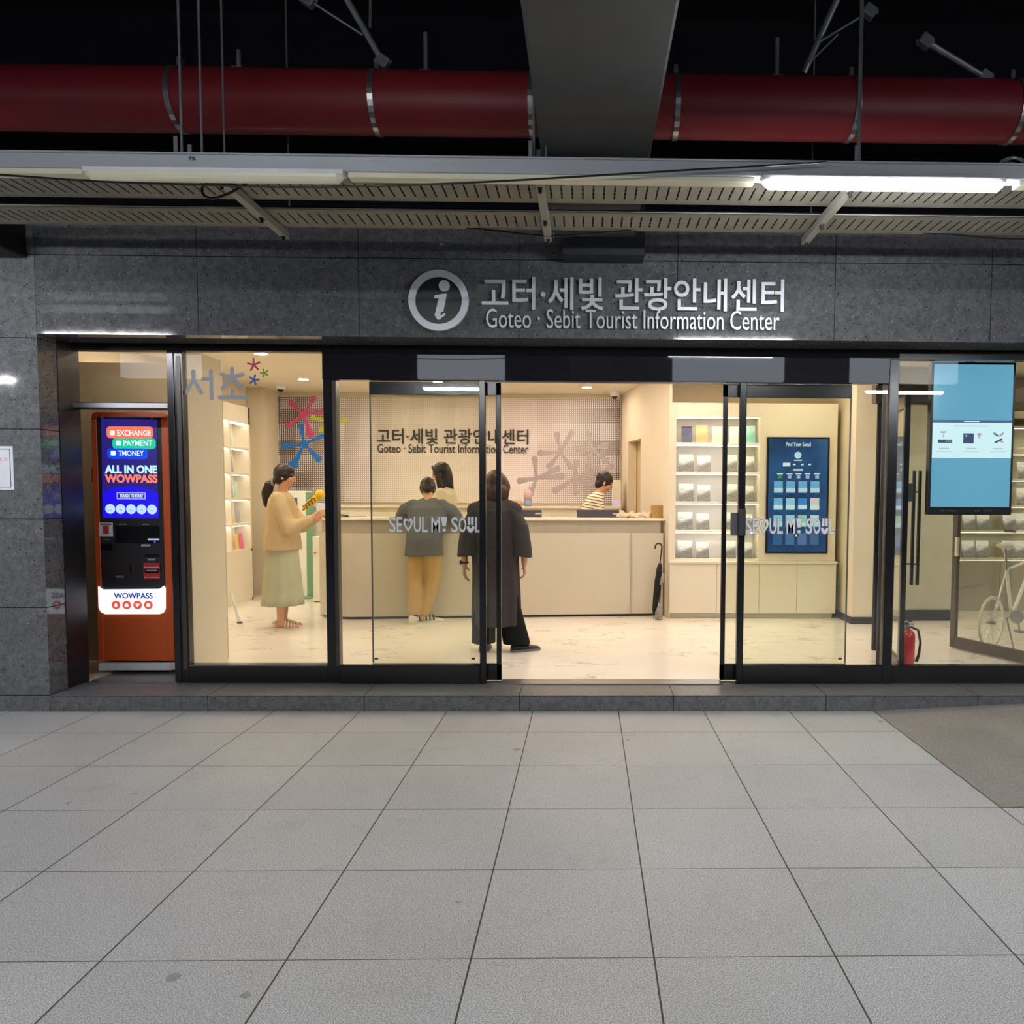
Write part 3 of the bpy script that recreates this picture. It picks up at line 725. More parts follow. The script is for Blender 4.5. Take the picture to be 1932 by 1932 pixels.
px_text('WOWPASS', 198, 895, 297, 911, SYF-.003, depth=.001, bold=.045).build('title_text', EM('text_coral', (255, 128, 96), 1.1), scr)
rface('touch_label', 221, 929, 275, 942, .004, EM('lilac_line', (150, 165, 250), 1.0), .003, scr)
rface('touch_label_inner', 223.5, 931, 272.5, 940, .003, EM('screen_blue_dark', (40, 40, 150), .9), .0052, scr)
px_text('TOUCH TO START', 226, 932.5, 270, 938.5, SYF-.009, depth=.001, bold=.03).build('touch_text', EM('text_white', (225, 245, 255), 1.1), scr)
for k in range(5):
    c = at(208.5+19.7*k, 960+.3*k, SYF)
    MB().prism(circ(c.x, c.z, .037, 24), SYF-.005, SYF-.002).build('round_icon', EM('icon_white', (190, 225, 250), 1.05), scr)
    B(c.x-.012, c.x+.012, SYF-.0058, SYF-.005, c.z-.011, c.z-.007).build('icon_mark', EM('icon_mark', (130, 165, 210), .8), scr)
rface('top_notice', 205, 785.5, 276, 788.5, .001, M('notice_dim', (128, 126, 128), .6), .003)
for px in (193, 287):
    face('warning_mark', [(px-3.5, 789.5), (px+3.5, 789.5), (px, 784)], M('notice_dim2', (170, 168, 170), .6), dy=.003)
# card slots, note tray, camera, stickers
lbl = rface('safety_sticker', 188, 986, 213, 1012, .003, M('sticker_white', (222, 216, 222), .6), .003)
rface('sticker_picture', 195.5, 992, 206, 1007, .002, M('sticker_red', (176, 52, 56), .6), .0055, lbl)
rface('sticker_heading', 190, 988, 211, 990.5, .0004, M('sticker_red2', (120, 70, 80), .6), .0055, lbl)
rface('note_recess', 219, 993, 300, 1024, .006, M('recess_black', (22, 22, 26), .2), .003)
rface('card_slot', 280, 1016, 301, 1019, .001, EM('slot_white', (210, 220, 240), .7), .006)
rface('reader_light', 291.5, 1021.5, 294.5, 1024, .0005, EM('led_blue', (70, 70, 255), 1.5), .006)
rface('scanner_window', 191, 1026, 212, 1038, .003, M('recess_black', (22, 22, 26), .2), .003)
rface('slot_caption', 267, 1027, 284, 1031, .0005, M('caption', (150, 150, 156), .6), .003)
rface('slot_caption', 196, 1017, 208, 1019, .0005, M('caption_dim', (112, 110, 118), .6), .003)
rface('slot_caption', 225, 988, 239, 990.5, .0005, M('caption_dim', (112, 110, 118), .6), .003)
rface('slot_caption', 269, 988, 283, 990.5, .0005, M('caption_dim', (112, 110, 118), .6), .003)
rface('slot_caption', 279, 1054, 294, 1057.5, .0005, M('caption', (150, 150, 156), .6), .003)
rface('slot_caption', 219, 1086, 234, 1090, .0005, M('caption_dim', (112, 110, 118), .6), .003)
rface('receipt_slot', 273, 1046, 300, 1050, .001, M('recess_black', (22, 22, 26), .2), .003)
rface('cash_hatch', 194, 1050, 247, 1084, .006, M('hatch_brown', (52, 44, 44), .3), .003)
rface('cash_tray', 246, 1066, 256, 1080, .004, M('hatch_brown', (52, 44, 44), .3), .003)
cp = rface('coupon_slot', 272, 1062, 302, 1093, .003, M('slot_red', (168, 46, 50), .5), .003)
rface('slot_mouth', 274.5, 1073, 300, 1081, .003, M('recess_black', (22, 22, 26), .2), .0056, cp)
rface('slot_lip', 277, 1075, 298, 1077.5, .001, M('caption', (150, 150, 156), .6), .008, cp)
rface('slot_stripe', 272.5, 1069.5, 301.5, 1071.5, .0004, M('stripe_pink', (225, 170, 170), .6), .0056, cp)
rface('slot_stripe', 272.5, 1088, 301.5, 1089.5, .0004, M('stripe_pink', (225, 170, 170), .6), .0056, cp)
# glowing white brand plate
pts = [(187, 1106), (195, 1112), (302, 1111), (311, 1105), (313, 1110), (313, 1148), (309, 1156), (303, 1158), (200, 1158), (192, 1154), (188, 1146)]
bp = face('brand_plate', pts, EM('plate_white', (236, 244, 255), 1.6), .010, .003)
px_text('WOWPASS', 214.5, 1118.5, 288, 1129.5, SYF-.0165, depth=.001, bold=.035).build('brand_text', EM('brand_blue', (44, 62, 160), .8), bp)
for k in range(4):
    c = at(221+20.3*k, 1141, SYF); r = .0335
    MB().prism(circ(c.x, c.z, r, 28), SYF-.0155, SYF-.013).build('brand_disc', EM('brand_red', (236, 84, 66), 1.0), bp)
    mb = MB(); y0, y1 = SYF-.0175, SYF-.0155
    if k == 0: mb.prism([(c.x, c.z+.018), (c.x+.011, c.z+.004), (c.x+.009, c.z-.014), (c.x-.009, c.z-.014), (c.x-.011, c.z+.004)], y0, y1)
    elif k == 1: mb.prism([(c.x, c.z+.016), (c.x+.016, c.z), (c.x+.011, c.z-.014), (c.x+.003, c.z-.014), (c.x, c.z-.004), (c.x-.003, c.z-.014), (c.x-.011, c.z-.014), (c.x-.016, c.z)], y0, y1)
    elif k == 2: mb.prism([(c.x, c.z-.016), (c.x+.016, c.z+.004), (c.x+.009, c.z+.014), (c.x, c.z+.007), (c.x-.009, c.z+.014), (c.x-.016, c.z+.004)], y0, y1)
    else: mb.prism(circ(c.x, c.z, .015, 16), y0, y1)
    mb.build('disc_symbol', EM('disc_white', (250, 236, 232), 1.2), bp)
face('side_number', [(173, 882), (178, 882), (178, 910), (173, 910)], M('dark_orange', (150, 50, 30), .5), dy=0)

# ================================================================== COUNTER
CTZ = 1.245
ct = thing('reception_counter', (-1, 8.9, STEP), 'long cream reception counter with a rounded left end', 'counter')
def counter_poly(off=0.0, back=9.12):
    P = [(.80-off, back), (.90-off, 8.83+off)]
    P += [(-2.55, 8.53+off)]
    r = .52-off
    cx, cy = -2.60, 9.045
    P += [(cx+r*math.cos(a), cy+r*math.sin(a)) for a in [-PI/2-PI/2*k/10 for k in range(11)]]
    P += [(cx-r, back)]
    return P
COUN = M('counter_front', (208, 197, 178), .45, 0, .4, .02, 2)
MB().zprism(counter_poly(.02), STEP+.03, 1.075).build('front_panel', COUN, ct)
MB().zprism(counter_poly(.06), STEP, STEP+.03).build('plinth', DKGREY, ct)
MB().zprism(counter_poly(.05), 1.075, CTZ-.028).build('recess_band', M('band_shade', (186, 174, 156), .5), ct)  # shade of the recess is also put into the darker band colour
MB().zprism(counter_poly(0), CTZ-.028, CTZ).build('countertop', M('countertop', (238, 228, 208), .35), ct, bevel=.003)
for px in (1190,):
    X = at(px, 1080, 8.84).x; B(X-.0015, X+.0015, 8.80, 8.90, STEP+.03, 1.075).build('panel_joint', M('joint', (176, 166, 146), .6), ct)
# low cabinets along the back wall
cr = tag(MB().box(-4.0, .47, 10.68, BACK-.005, STEP, 1.32).build('back_cabinet', CREAMCAB, None), 'long low cream cabinet under the patterned wall', 'cabinet')
for k in range(8):
    X = -3.85+k*.56; B(X, X+.55, 10.668, 10.68, STEP+.1, 1.26).build('cabinet_door', CREAMCAB, cr, bevel=.002, origin=None)
B(-4.02, .47, 10.64, BACK-.005, 1.32, 1.345).build('cabinet_top', M('countertop', (238, 228, 208), .35), cr, bevel=.002)

# ---- patterned wall panel
x0, x1 = at(520, 850, BACK).x, at(1170, 850, BACK).x; z0, z1 = 1.385, at(1000, 752, BACK).z
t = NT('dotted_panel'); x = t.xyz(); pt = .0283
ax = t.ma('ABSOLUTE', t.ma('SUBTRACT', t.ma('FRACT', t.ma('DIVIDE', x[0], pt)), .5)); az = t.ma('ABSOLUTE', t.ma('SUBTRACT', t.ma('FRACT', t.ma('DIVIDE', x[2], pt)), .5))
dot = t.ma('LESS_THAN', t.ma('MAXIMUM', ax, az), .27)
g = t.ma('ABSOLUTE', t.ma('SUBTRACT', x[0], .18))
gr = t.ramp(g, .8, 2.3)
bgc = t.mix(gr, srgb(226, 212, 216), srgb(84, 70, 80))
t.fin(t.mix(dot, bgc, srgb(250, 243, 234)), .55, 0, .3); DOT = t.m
pn = thing('patterned_wall_panel', ((x0+x1)/2, BACK-.01, z0), 'dotted mauve wall panel with flower motifs behind the counter', 'wall panel')
WL[pn.name] = Vector(pn.location)
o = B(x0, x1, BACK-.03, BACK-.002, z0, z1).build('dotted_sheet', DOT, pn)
FY = BACK-.034
def petal(mb, c, tip, wt, wb, y0, y1):
    cx, cz = c; tx, tz = tip; d = Vector((tx-cx, tz-cz)); L = d.length; d.normalize(); n = Vector((-d.y, d.x)); P = []
    for k in range(7): 
        u = k/6*.8; w = wb+(wt-wb)*u**1.5; P.append((cx+d.x*L*u+n.x*w/2, cz+d.y*L*u+n.y*w/2))
    e = (cx+d.x*(L-wt/2), cz+d.y*(L-wt/2))
    a0 = math.atan2(n.y, n.x); P += [(e[0]+wt/2*math.cos(a0-PI*k/8), e[1]+wt/2*math.sin(a0-PI*k/8)) for k in range(9)]
    for k in range(6, -1, -1):
        u = k/6*.8; w = wb+(wt-wb)*u**1.5; P.append((cx+d.x*L*u-n.x*w/2, cz+d.y*L*u-n.y*w/2))
    mb.prism(P, y0, y1)
def flower(c, tips, mat, lab, wts, dy=0.0, hub=.055, wb=.02):
    mb = MB(); f = lambda p: (at(p[0], p[1], FY).x, at(p[0], p[1], FY).z); cc_ = f(c)
    for i, (tp, w_) in enumerate(zip(tips, wts)): petal(mb, cc_, f(tp), w_*1.3, wb*1.3, FY-dy-.0002*i, FY-dy+.004)
    mb.prism(circ(cc_[0], cc_[1], hub, 16), FY-dy-.0003, FY-dy+.004)
    o = mb.build('flower_motif', mat, pn); o['label'] = lab; return o
flower((572, 782), [(545, 757), (594, 748), (622, 774), (588, 826), (540, 806)], M('flower_pink', (214, 84, 140), .5), 'pink flower motif', (.075, .055, .07, .10, .06))
flower((574, 838), [(567, 799), (612, 821), (605, 870), (550, 884), (531, 842)], M('flower_blue', (40, 124, 222), .5), 'blue flower motif', (.07, .06, .085, .11, .09), .002, .055)
flower((617, 794), [(586, 787), (604, 815), (640, 770), (656, 793), (630, 822)], M('flower_lime', (196, 208, 60), .5), 'lime green flower motif', (.055, .06, .06, .055, .05), .001, .05)
MV = M('flower_mauve', (178, 166, 172), .6)
for c, tips in (((1057, 853), [(1050, 814), (1081, 812), (1014, 855), (1033, 884), (1080, 886)]), ((1117, 847), [(1108, 812), (1083, 846), (1108, 888), (1148, 874), (1149, 839)]),
                ((1012, 902), [(1008, 860), (1066, 898), (1057, 882), (1000, 936), (975, 908)]), ((1084, 905), [(1088, 866), (1122, 890), (1118, 916), (1087, 934), (1042, 928)]), ((1138, 892), [(1124, 880), (1160, 876), (1150, 918), (1104, 922), (1128, 930)])):
    flower(c, tips, MV, 'mauve flower motif', (.075,)*5, .0, .04, .03)
# dark lettering on the panel
LT = M('letter_dark', (52, 46, 48), .5)
sg2 = thing('wall_lettering', (at(850, 850, BACK).x, BACK-.03, at(850, 853, BACK).z), 'dark Korean and English lettering on the patterned wall behind the counter', 'sign')
words(px_text('고터·세빛 관광안내센터', 711, 810, 997, 837, BACK-.045, depth=.014, bold=.012), .06, 'korean_word', LT, sg2)
words(px_text('Goteo · Sebit Tourist Information Center', 712, 839, 997, 854, BACK-.043, depth=.012, bold=.0), .014, 'english_word', LT, sg2)

# ================================================================== LIT DISPLAY CABINETS
LED = EM('led_strip', (255, 246, 232), LED_POWER)
CY = 8.716
WHITEIN = M('niche_white', (245, 242, 236), .5, 0, .3, .01)
dc = thing('display_cabinet', (1.9, 8.8, STEP), 'tall cream display cabinet with lit booklet shelves right of the counter', 'cabinet')
sx0, sx1, sz0, sz1 = 1.003, 1.951, .787, 2.391
mb = MB(); top = 2.55
mb.box(.925, sx0, CY, 9.1, STEP, top).box(sx1, 2.83, CY, 9.1, .77, top).box(sx0, sx1, CY, 9.1, sz1, top).box(sx0, sx1, 9.02, 9.1, STEP, sz1)
mb.box(sx0, sx1, CY, 9.02, .76, sz0)
mb.build('carcass', CREAMCAB, dc, bevel=.0015)
B(sx0, sx1, 9.005, 9.02, sz0, sz1).build('niche_back', WHITEIN, dc)
zs = [at(1450, y, CY).z for y in (838, 893, 949, 1003)]
for z in zs:
    B(sx0, sx1, CY+.002, 9.005, z-.014, z+.014).build('shelf', WHITEIN, dc, bevel=.002)
for z in [sz1]+[z-.014 for z in zs]:
    B(sx0+.01, sx1-.01, CY+.05, CY+.075, z-.007, z).build('light_strip', LED, dc)
for X in (1.475,): pass
lb = MB().box(.93, 2.83, 8.66, CY+.001, STEP+.06, .742); lb.build('lower_body', CREAMCAB, dc)
B(.96, 2.80, 8.69, CY, STEP, STEP+.06).build('plinth', M('plinth_cream', (200, 190, 168), .5), dc)
B(.93, 2.835, 8.63, CY+.03, .742, .768).build('ledge', CREAMCAB, dc, bevel=.002)
xd = [.935]+[at(px, 1110, 8.65).x for px in (1352, 1432, 1503)]+[2.825]
for a_, b_ in zip(xd[:-1], xd[1:]):
    B(a_+.002, b_-.002, 8.645, 8.66, STEP+.065, .738).build('cabinet_door', CREAMCAB, dc, bevel=.0015)
# booklets
def cover(name, sky, land, dark):
    t = NT(name); x = t.xyz(); n = t.noise(40, 4, .6)
    h = t.ma('ADD', x[2], t.ma('ADD', t.ma('MULTIPLY', x[0], -.35), t.ma('MULTIPLY', n, .05)))
    c = t.mix(t.ramp(h, .105, .15), srgb(*land), srgb(*sky)); c = t.mix(t.ramp(t.noise(45, 3), .45, .62, 0, .45), c, srgb(*dark)) if dark else c
    c2 = t.mix(t.ramp(x[2], .135, .15), c, srgb(*sky))
    return t.fin(c2, .35, 0, .5)
CVL = cover('cover_landscape', (238, 240, 240), (138, 136, 132), (58, 60, 62))
CVS = [cover('cover_navy', (60, 62, 96), (90, 96, 130), (40, 40, 70)), cover('cover_orange', (246, 196, 140), (248, 172, 116), None), cover('cover_yellow', (250, 240, 205), (228, 224, 180), None),
       cover('cover_pale', (240, 240, 235), (206, 210, 205), None), cover('cover_teal', (190, 228, 226), (140, 204, 196), (110, 180, 185))]
def booklet_mesh(w=.15, h=.205, th=.010, lean=.20):
    mb = MB(); mb.obox((0, 0, h/2), (w, th, h)); mb.v = [Vector((v.x, v.y*1+v.z*lean, v.z*math.cos(lean))) for v in mb.v]; return mb
bk0 = booklet_mesh().build('booklet', CVL, None, origin=(0, 0, 0), bevel=.001)
bk0_me = bk0.data; first = [bk0]
def booklet(loc, mat, label, group, w=1.0, h=1.0, rz=0.0):
    if first: o = first.pop()
    else:
        o = bk0.copy(); COL.objects.link(o)
    if mat is not CVL:
        me = bk0_me.copy(); me.materials.clear(); me.materials.append(mat); o.data = me
    else: o.data = bk0_me
    o.location = loc; o.scale = (w, 1, h); o.rotation_euler = (0, 0, rz)
    return tag(o, label, 'booklet', group)
nm = ['top', 'second', 'third', 'fourth', 'bottom']; lv = [z+.014 for z in zs]+[sz0]
ps = ['leftmost', 'second from left', 'third from left', 'fourth from left', 'rightmost']
row0 = [(1296, .80, .95), (1324, .90, 1.02), (1353, .80, .95), (1386, .80, .95), (1414, .85, 1.0)]
for k, (px, w_, h_) in enumerate(row0):
    X = at(px, 830, CY+.12).x
    booklet((X, CY+.10, lv[0]), CVS[k], '%s booklet, %s, on the top shelf of the lit cabinet' % (('dark navy', 'orange', 'pale yellow', 'whitish', 'teal')[k], ps[k]), 'booklets in the lit cabinet', w_, h_)
for r in range(1, 5):
    for k, (px, w_, h_) in enumerate(((1294.5, 1.12, 1.0), (1328, .98, .93), (1377, 1.12, .98), (1411, .92, .9))):
        X = at(px-(0 if r < 3 else 1), 900, CY+.12).x
        booklet((X, CY+.10, lv[r]), CVL, 'grey landscape booklet, %s on the %s shelf of the lit cabinet' % (('leftmost', 'second from left', 'third from left', 'rightmost')[k], nm[r]), 'booklets in the lit cabinet', w_, h_, random.uniform(-.06, .06))

# touch screen panel beside the shelves
tp = thing('touch_screen_panel', (at(1507, 1044, CY).x, CY-.02, at(1507, 1044, CY).z), 'tall dark blue touch screen of thumbnails set beside the lit shelves', 'screen')
a, b = at(1444, 1044, CY-.02), at(1566, 825, CY-.02)
B(a.x, b.x, CY-.02, CY-.0005, a.z, b.z).build('bezel', BLKP, tp, bevel=.003)
t = NT('touch_blue'); n = t.noise(2.2, 3, .6); x = t.xyz()
t.fin((.01, .01, .01, 1), .15)
c = t.mix(t.ramp(n, .35, .65), srgb(34, 62, 112), srgb(44, 98, 158)); t.l.new(c, t.b.inputs['Emission Color']); t.b.inputs['Emission Strength'].default_value = .8
TS = CY-.021
B(a.x+.022, b.x-.022, TS-.001, TS, a.z+.02, b.z-.02).build('display', t.m, tp)
EW = EM('ui_white', (225, 240, 250), 1.0)
px_text('Find Your Seoul', 1483, 834.5, 1530, 842, TS-.003, depth=.001, bold=.015).build('heading_text', EW, tp)
c = at(1505.5, 859, TS); MB().prism(circ(c.x, c.z, .040, 24), TS-.003, TS-.001).build('round_logo', EM('ui_cyan', (190, 235, 245), 1.0), tp)
def ui(name, x0, y0, x1, y1, mat, dy=.002):
    p, q_ = at(x0, y1, TS), at(x1, y0, TS); return B(p.x, q_.x, TS-dy-.001, TS-dy, p.z, q_.z).build(name, mat, tp)
ui('tab', 1477, 873, 1491, 880, EW); 
for px in (1496, 1511, 1525): ui('tab', px, 875, px+5, 878, EW)
ui('caption_bar', 1496, 885, 1515, 888, EW); ui('caption_bar', 1498, 867.5, 1513, 869.5, EW)
for k, px in enumerate((1463, 1481, 1498, 1515, 1533)):
    ui('category_icon', px+3, 893, px+14, 895, EW); ui('category_icon', px+5, 897, px+12, 903, EM('ui_green', (70, 160, 90), .8) if k == 0 else EM('ui_lilac', (170, 190, 230), .9))
ths = [(120, 190, 235), (150, 215, 240), (60, 140, 225), (225, 215, 210), (140, 205, 240), (165, 215, 245), (150, 210, 190), (190, 220, 230), (50, 110, 175), (80, 130, 185), (95, 130, 190), (80, 115, 165)]
for r, py in enumerate((908, 940, 972, 1006)):
    for k, px in enumerate((1460, 1483, 1506, 1529)):
        col = (110, 180, 230) if r == 0 else ths[(r-1)*4+k]
        px_ = px-r*.5
        ui('thumbnail', px_, py, px_+17, py+22, EM('th_%d_%d_%d' % col, col, .95 if r < 3 else .75))
        if r < 3: ui('thumbnail_caption', px_, py+13, px_+17, py+20, EM('th_caption_%d' % (r % 2), ((205, 225, 240), (215, 240, 250))[r % 2], .95), .0032)
c = at(1502, 1010, TS); MB().prism(circ(c.x, c.z, .026, 20), TS-.006, TS-.004).build('home_button', BLKP, tp)
MB().prism([(c.x-.012, c.z-.012), (c.x+.012, c.z-.012), (c.x+.012, c.z+.002), (c.x, c.z+.014), (c.x-.012, c.z+.002)], TS-.0075, TS-.006).build('home_symbol', EW, tp)

# lit cabinet on the left wall (faces right)
XL = -4.40
lc = thing('display_cabinet', (XL, 9.3, STEP), 'cream display cabinet with lit shelves on the left wall behind the woman', 'cabinet')
y0_, y1_, nz0, nz1 = 8.2, 10.2, .79, 2.40
mb = MB().box(-4.619, XL, y0_, y0_+.03, STEP, 2.62).box(-4.619, XL, y1_-.04, y1_, STEP, 2.62).box(-4.619, XL, y0_, y1_, nz1, 2.62).box(-4.619, XL, y0_, y1_, STEP, nz0)
mb.build('carcass', CREAMCAB, lc)
B(-4.619, -4.605, y0_+.03, y1_-.04, nz0, nz1).build('niche_back', WHITEIN, lc)
zl = [at(450, y, 9.9).z for y in (846, 899, 944, 990)]
hz = (nz1-nz0)/5
for k in range(1, 5):
    z = nz0+hz*k; B(-4.605, XL+.003, y0_, y1_-.02, z-.016, z+.016).build('shelf', CREAMCAB, lc, bevel=.004)
for yy in (8.9, 9.62): B(-4.605, XL+.002, yy-.012, yy+.012, nz0, nz1).build('divider', CREAMCAB, lc)
for k in range(5):
    z = nz0+hz*(k+1)-.017; B(-4.45, -4.43, y0_+.05, y1_-.06, z-.006, z).build('light_strip', LED, lc)
B(XL, XL+.006, 9.0, y1_-.02, STEP+.03, nz0-.03).build('cabinet_door', CREAMCAB, lc)
lm = [M('cover_pink', (232, 150, 170), .4), M('cover_gold', (232, 190, 110), .4), M('cover_grey', (170, 172, 176), .4), M('cover_rose', (220, 110, 140), .4), M('cover_mint', (190, 215, 190), .4)]
for i, (yy, k, mt, lab) in enumerate(((9.76, 0, 0, 'pink leaflet leaning on the bottom shelf of the left wall cabinet, front one'), (9.92, 0, 1, 'golden leaflet on the bottom shelf of the left wall cabinet, middle one'), (10.06, 0, 3, 'rose leaflet on the bottom shelf of the left wall cabinet, back one'),
                 (9.78, 1, 1, 'golden leaflet on the fourth shelf of the left wall cabinet'), (9.98, 1, 2, 'grey leaflet on the fourth shelf of the left wall cabinet'),
                 (9.80, 2, 2, 'grey leaflet leaning on the middle shelf of the left wall cabinet'), (9.95, 2, 4, 'pale mint leaflet on the middle shelf of the left wall cabinet'), (9.82, 3, 2, 'grey leaflet on the second shelf of the left wall cabinet'), (9.80, 4, 4, 'pale leaflet on the top shelf of the left wall cabinet'))):
    z = (nz0+hz*k+.016) if k else nz0
    mb = MB(); mb.obox((0, 0, .1), (.10, .006, .2)); mb.v = [Vector((-v.y-v.z*.12, v.x, v.z)) for v in mb.v]
    o = mb.build('leaflet', lm[mt], None, origin=(0, 0, 0)); o.location = (-4.47, yy, z); tag(o, lab, 'leaflet', 'leaflets in the left wall cabinet')

# ================================================================== PEOPLE
SKIN = M('skin', (216, 160, 130), .55, 0, .35, .05, 20)
def hairmat(name, a, b):
    t = NT(name); mp = t.add('ShaderNodeMapping'); t.l.new(t.co(), mp.inputs[0]); mp.inputs['Scale'].default_value = (60, 60, 6)
    n = t.noise(1.6, 3, .6, mp.outputs[0]); t.bump(n, .35, .006)
    return t.fin(t.mix(n, srgb(*a), srgb(*b)), .38, 0, .4)
HAIRD = hairmat('hair_dark', (22, 17, 18), (52, 40, 38)); HAIRB = hairmat('hair_brown', (40, 28, 24), (84, 58, 46))
def cloth(name, col, dark=.82, rough=.85, scale=5):
    t = NT(name); c = srgb(*col); n = t.noise(scale, 4, .6); w = t.noise(220, 1)
    t.bump(t.ma('ADD', t.ma('MULTIPLY', n, 1.0), t.ma('MULTIPLY', w, .12)), .45, .02)
    return t.fin(t.mix(t.ramp(n, .3, .7), tuple(x*dark for x in c[:3])+(1,), c), rough, 0, .2)
def caps(mb, a, ra, b, rb, n=12):
    a, b = Vector(a), Vector(b); mb.tube([a, b], [ra, rb], n); mb.sph(a, ra, n, 8); mb.sph(b, rb, n, 8); return mb
def chain(mb, pts, rs, n=12):
    for i in range(len(pts)-1): caps(mb, pts[i], rs[i], pts[i+1], rs[i+1], n)
    return mb
def blob(name, mb, mat, parent, voxel=.008, smooth=4, wrinkle=0.0, wscale=8.0, stretch=(1, 1, 1)):
    """one continuous skin over overlapping volumes"""
    origin = WL[parent.name]
    me = bpy.data.meshes.new(name); me.from_pydata([v-origin for v in mb.v], [], mb.f); me.update()
    o = bpy.data.objects.new(name, me); COL.objects.link(o)
    md = o.modifiers.new('r', 'REMESH'); md.mode = 'VOXEL'; md.voxel_size = voxel
    if smooth: sm = o.modifiers.new('s', 'SMOOTH'); sm.factor = .5; sm.iterations = smooth
    dg = bpy.context.evaluated_depsgraph_get(); m2 = bpy.data.meshes.new_from_object(o.evaluated_get(dg))
    bpy.data.objects.remove(o); bpy.data.meshes.remove(me)
    if wrinkle:
        nrm = [v.normal.copy() for v in m2.vertices]
        for v, n_ in zip(m2.vertices, nrm):
            p = Vector((v.co.x*stretch[0], v.co.y*stretch[1], v.co.z*stretch[2]))*wscale
            v.co += n_*(wrinkle*(noise.noise(p)+.5*noise.noise(p*2.3)))
    for p in m2.polygons: p.use_smooth = True
    m2.materials.clear(); m2.materials.append(mat); m2.name = name
    return link(name, m2, parent, origin)
class Person:
    def __init__(s, loc, heading, label, scale=1.0):
        s.o = Vector(loc); s.R = Matrix.Rotation(heading, 3, 'Z'); s.k = scale
        s.e = thing('person', loc, label, 'person'); s.body = MB()
    def w(s, p): return s.o+s.R@(Vector(p)*s.k)          # local: x right, y forward, z up
    def W(s, pts): return [s.w(p) for p in pts]
    def rot(s, yaw=0, pitch=0, roll=0): return s.R@Matrix.Rotation(yaw, 3, 'Z')@Matrix.Rotation(pitch, 3, 'X')@Matrix.Rotation(roll, 3, 'Y')
    def ell(s, mb, c, r, M_=None, n=18): mb.sph(s.w(c), [x*s.k for x in r], n, 12, M_ or s.R); return mb
    def ch(s, mb, pts, rs, n=12): return chain(mb, s.W(pts), [r*s.k for r in rs], n)
    def head(s, c, yaw=0, pitch=0, roll=0, eyes=True):
        """pitch negative looks down"""
        R = s.rot(yaw, pitch, roll); s.HR, s.hc = R, s.w(c); b = s.body; k = s.k
        q_ = lambda x, y, z: s.hc+R@(Vector((x, y, z))*k)
        b.sph(q_(0, -.012, .028), (.074*k, .092*k, .088*k), 20, 14, R)      # skull
        b.sph(q_(0, .022, -.035), (.058*k, .066*k, .078*k), 18, 12, R)      # face
        b.sph(q_(0, .050, -.088), (.030*k, .028*k, .024*k), 12, 8, R)       # chin
        caps(b, q_(0, .086, .004), .009*k, q_(0, .103, -.026), .013*k, 8)   # nose
        b.sph(q_(0, .080, -.058), (.026*k, .014*k, .012*k), 12, 8, R)       # mouth
        for sx in (-1, 1):
            b.sph(q_(sx*.076, -.005, -.012), (.010*k, .020*k, .031*k), 10, 8, R)
            b.sph(q_(sx*.040, .055, -.030), (.026*k, .03*k, .03*k), 10, 8, R)
            b.sph(q_(sx*.030, .072, .022), (.026*k, .014*k, .009*k), 10, 8, R)
        s.q = q_
        if eyes:
            mb = MB()
            for sx in (-1, 1):
                mb.sph(q_(sx*.031, .080, .004), (.013*k, .008*k, .006*k), 10, 8, R)
                caps(mb, q_(sx*.018, .087, .026), .0035*k, q_(sx*.046, .078, .026), .003*k, 6)
            mb.build('eyes', M('eye_dark', (36, 26, 24), .3), s.e, smooth=True)
            MB().sph(q_(0, .090, -.058), (.023*k, .007*k, .008*k), 12, 8, R).build('lips', M('lip', (186, 98, 88), .5), s.e, smooth=True)
    def hand(s, wr, d, nrm, curl=.35, side=1, spread=.06):
        """wrist, pointing direction, palm normal, thumb side"""
        d = Vector(d).normalized(); nrm = Vector(nrm); nrm = (nrm-d*nrm.dot(d)).normalized(); a = d.cross(nrm)*side; b = s.body
        wr = Vector(wr); P = lambda u, v, n_: s.w(wr+d*u+a*v+nrm*n_)
        for v in (-.026, -.009, .009, .026): caps(b, P(.0, v*.55, 0), .0135*s.k, P(.085, v, 0), .0125*s.k, 8)
        for v, L in ((-.029, .060), (-.010, .074), (.010, .080), (.029, .072)):
            p = wr+d*.085+a*v; ang = 0; last = p; dd_ = (d+a*v*spread*10*.3).normalized()
            for i, f in enumerate((.42, .32, .26)):
                ang += curl; q_ = last+(dd_*math.cos(ang)+nrm*math.sin(ang))*L*f
                caps(b, s.w(last), (.0092-.001*i)*s.k, s.w(q_), (.0085-.001*i)*s.k, 8); last = q_
        t0 = wr+d*.02+a*.028; t1 = t0+(d*.6+a*.75+nrm*.35).normalized()*.034; t2 = t1+(d*.85+a*.2+nrm*.5*(1+curl)).normalized()*.032
        caps(b, s.w(t0), .0125*s.k, s.w(t1), .0105*s.k, 8); caps(b, s.w(t1), .0105*s.k, s.w(t2), .0085*s.k, 8)
    def skin(s, mat=SKIN): return blob('body', s.body, mat, s.e, .0062, 3)
    def rings(s, mb, rows, n=40, fold=0.0, nf=9, ph=0.0, cap=True):
        """rows of (centre, half width x, half depth y) with soft folds growing downwards"""
        R = []
        for i, (c, rx, ry) in enumerate(rows):
            u = i/(len(rows)-1); f = fold*u
            R.append([s.w((c[0]+(rx+f*math.sin(nf*a+ph+.6*math.sin(2*a)))*math.cos(a), c[1]+(ry+f*math.sin(nf*a+ph+.6*math.sin(2*a)))*math.sin(a), c[2])) for a in [2*PI*k_/n for k_ in range(n)]])
        mb.loft(R, cap); return mb
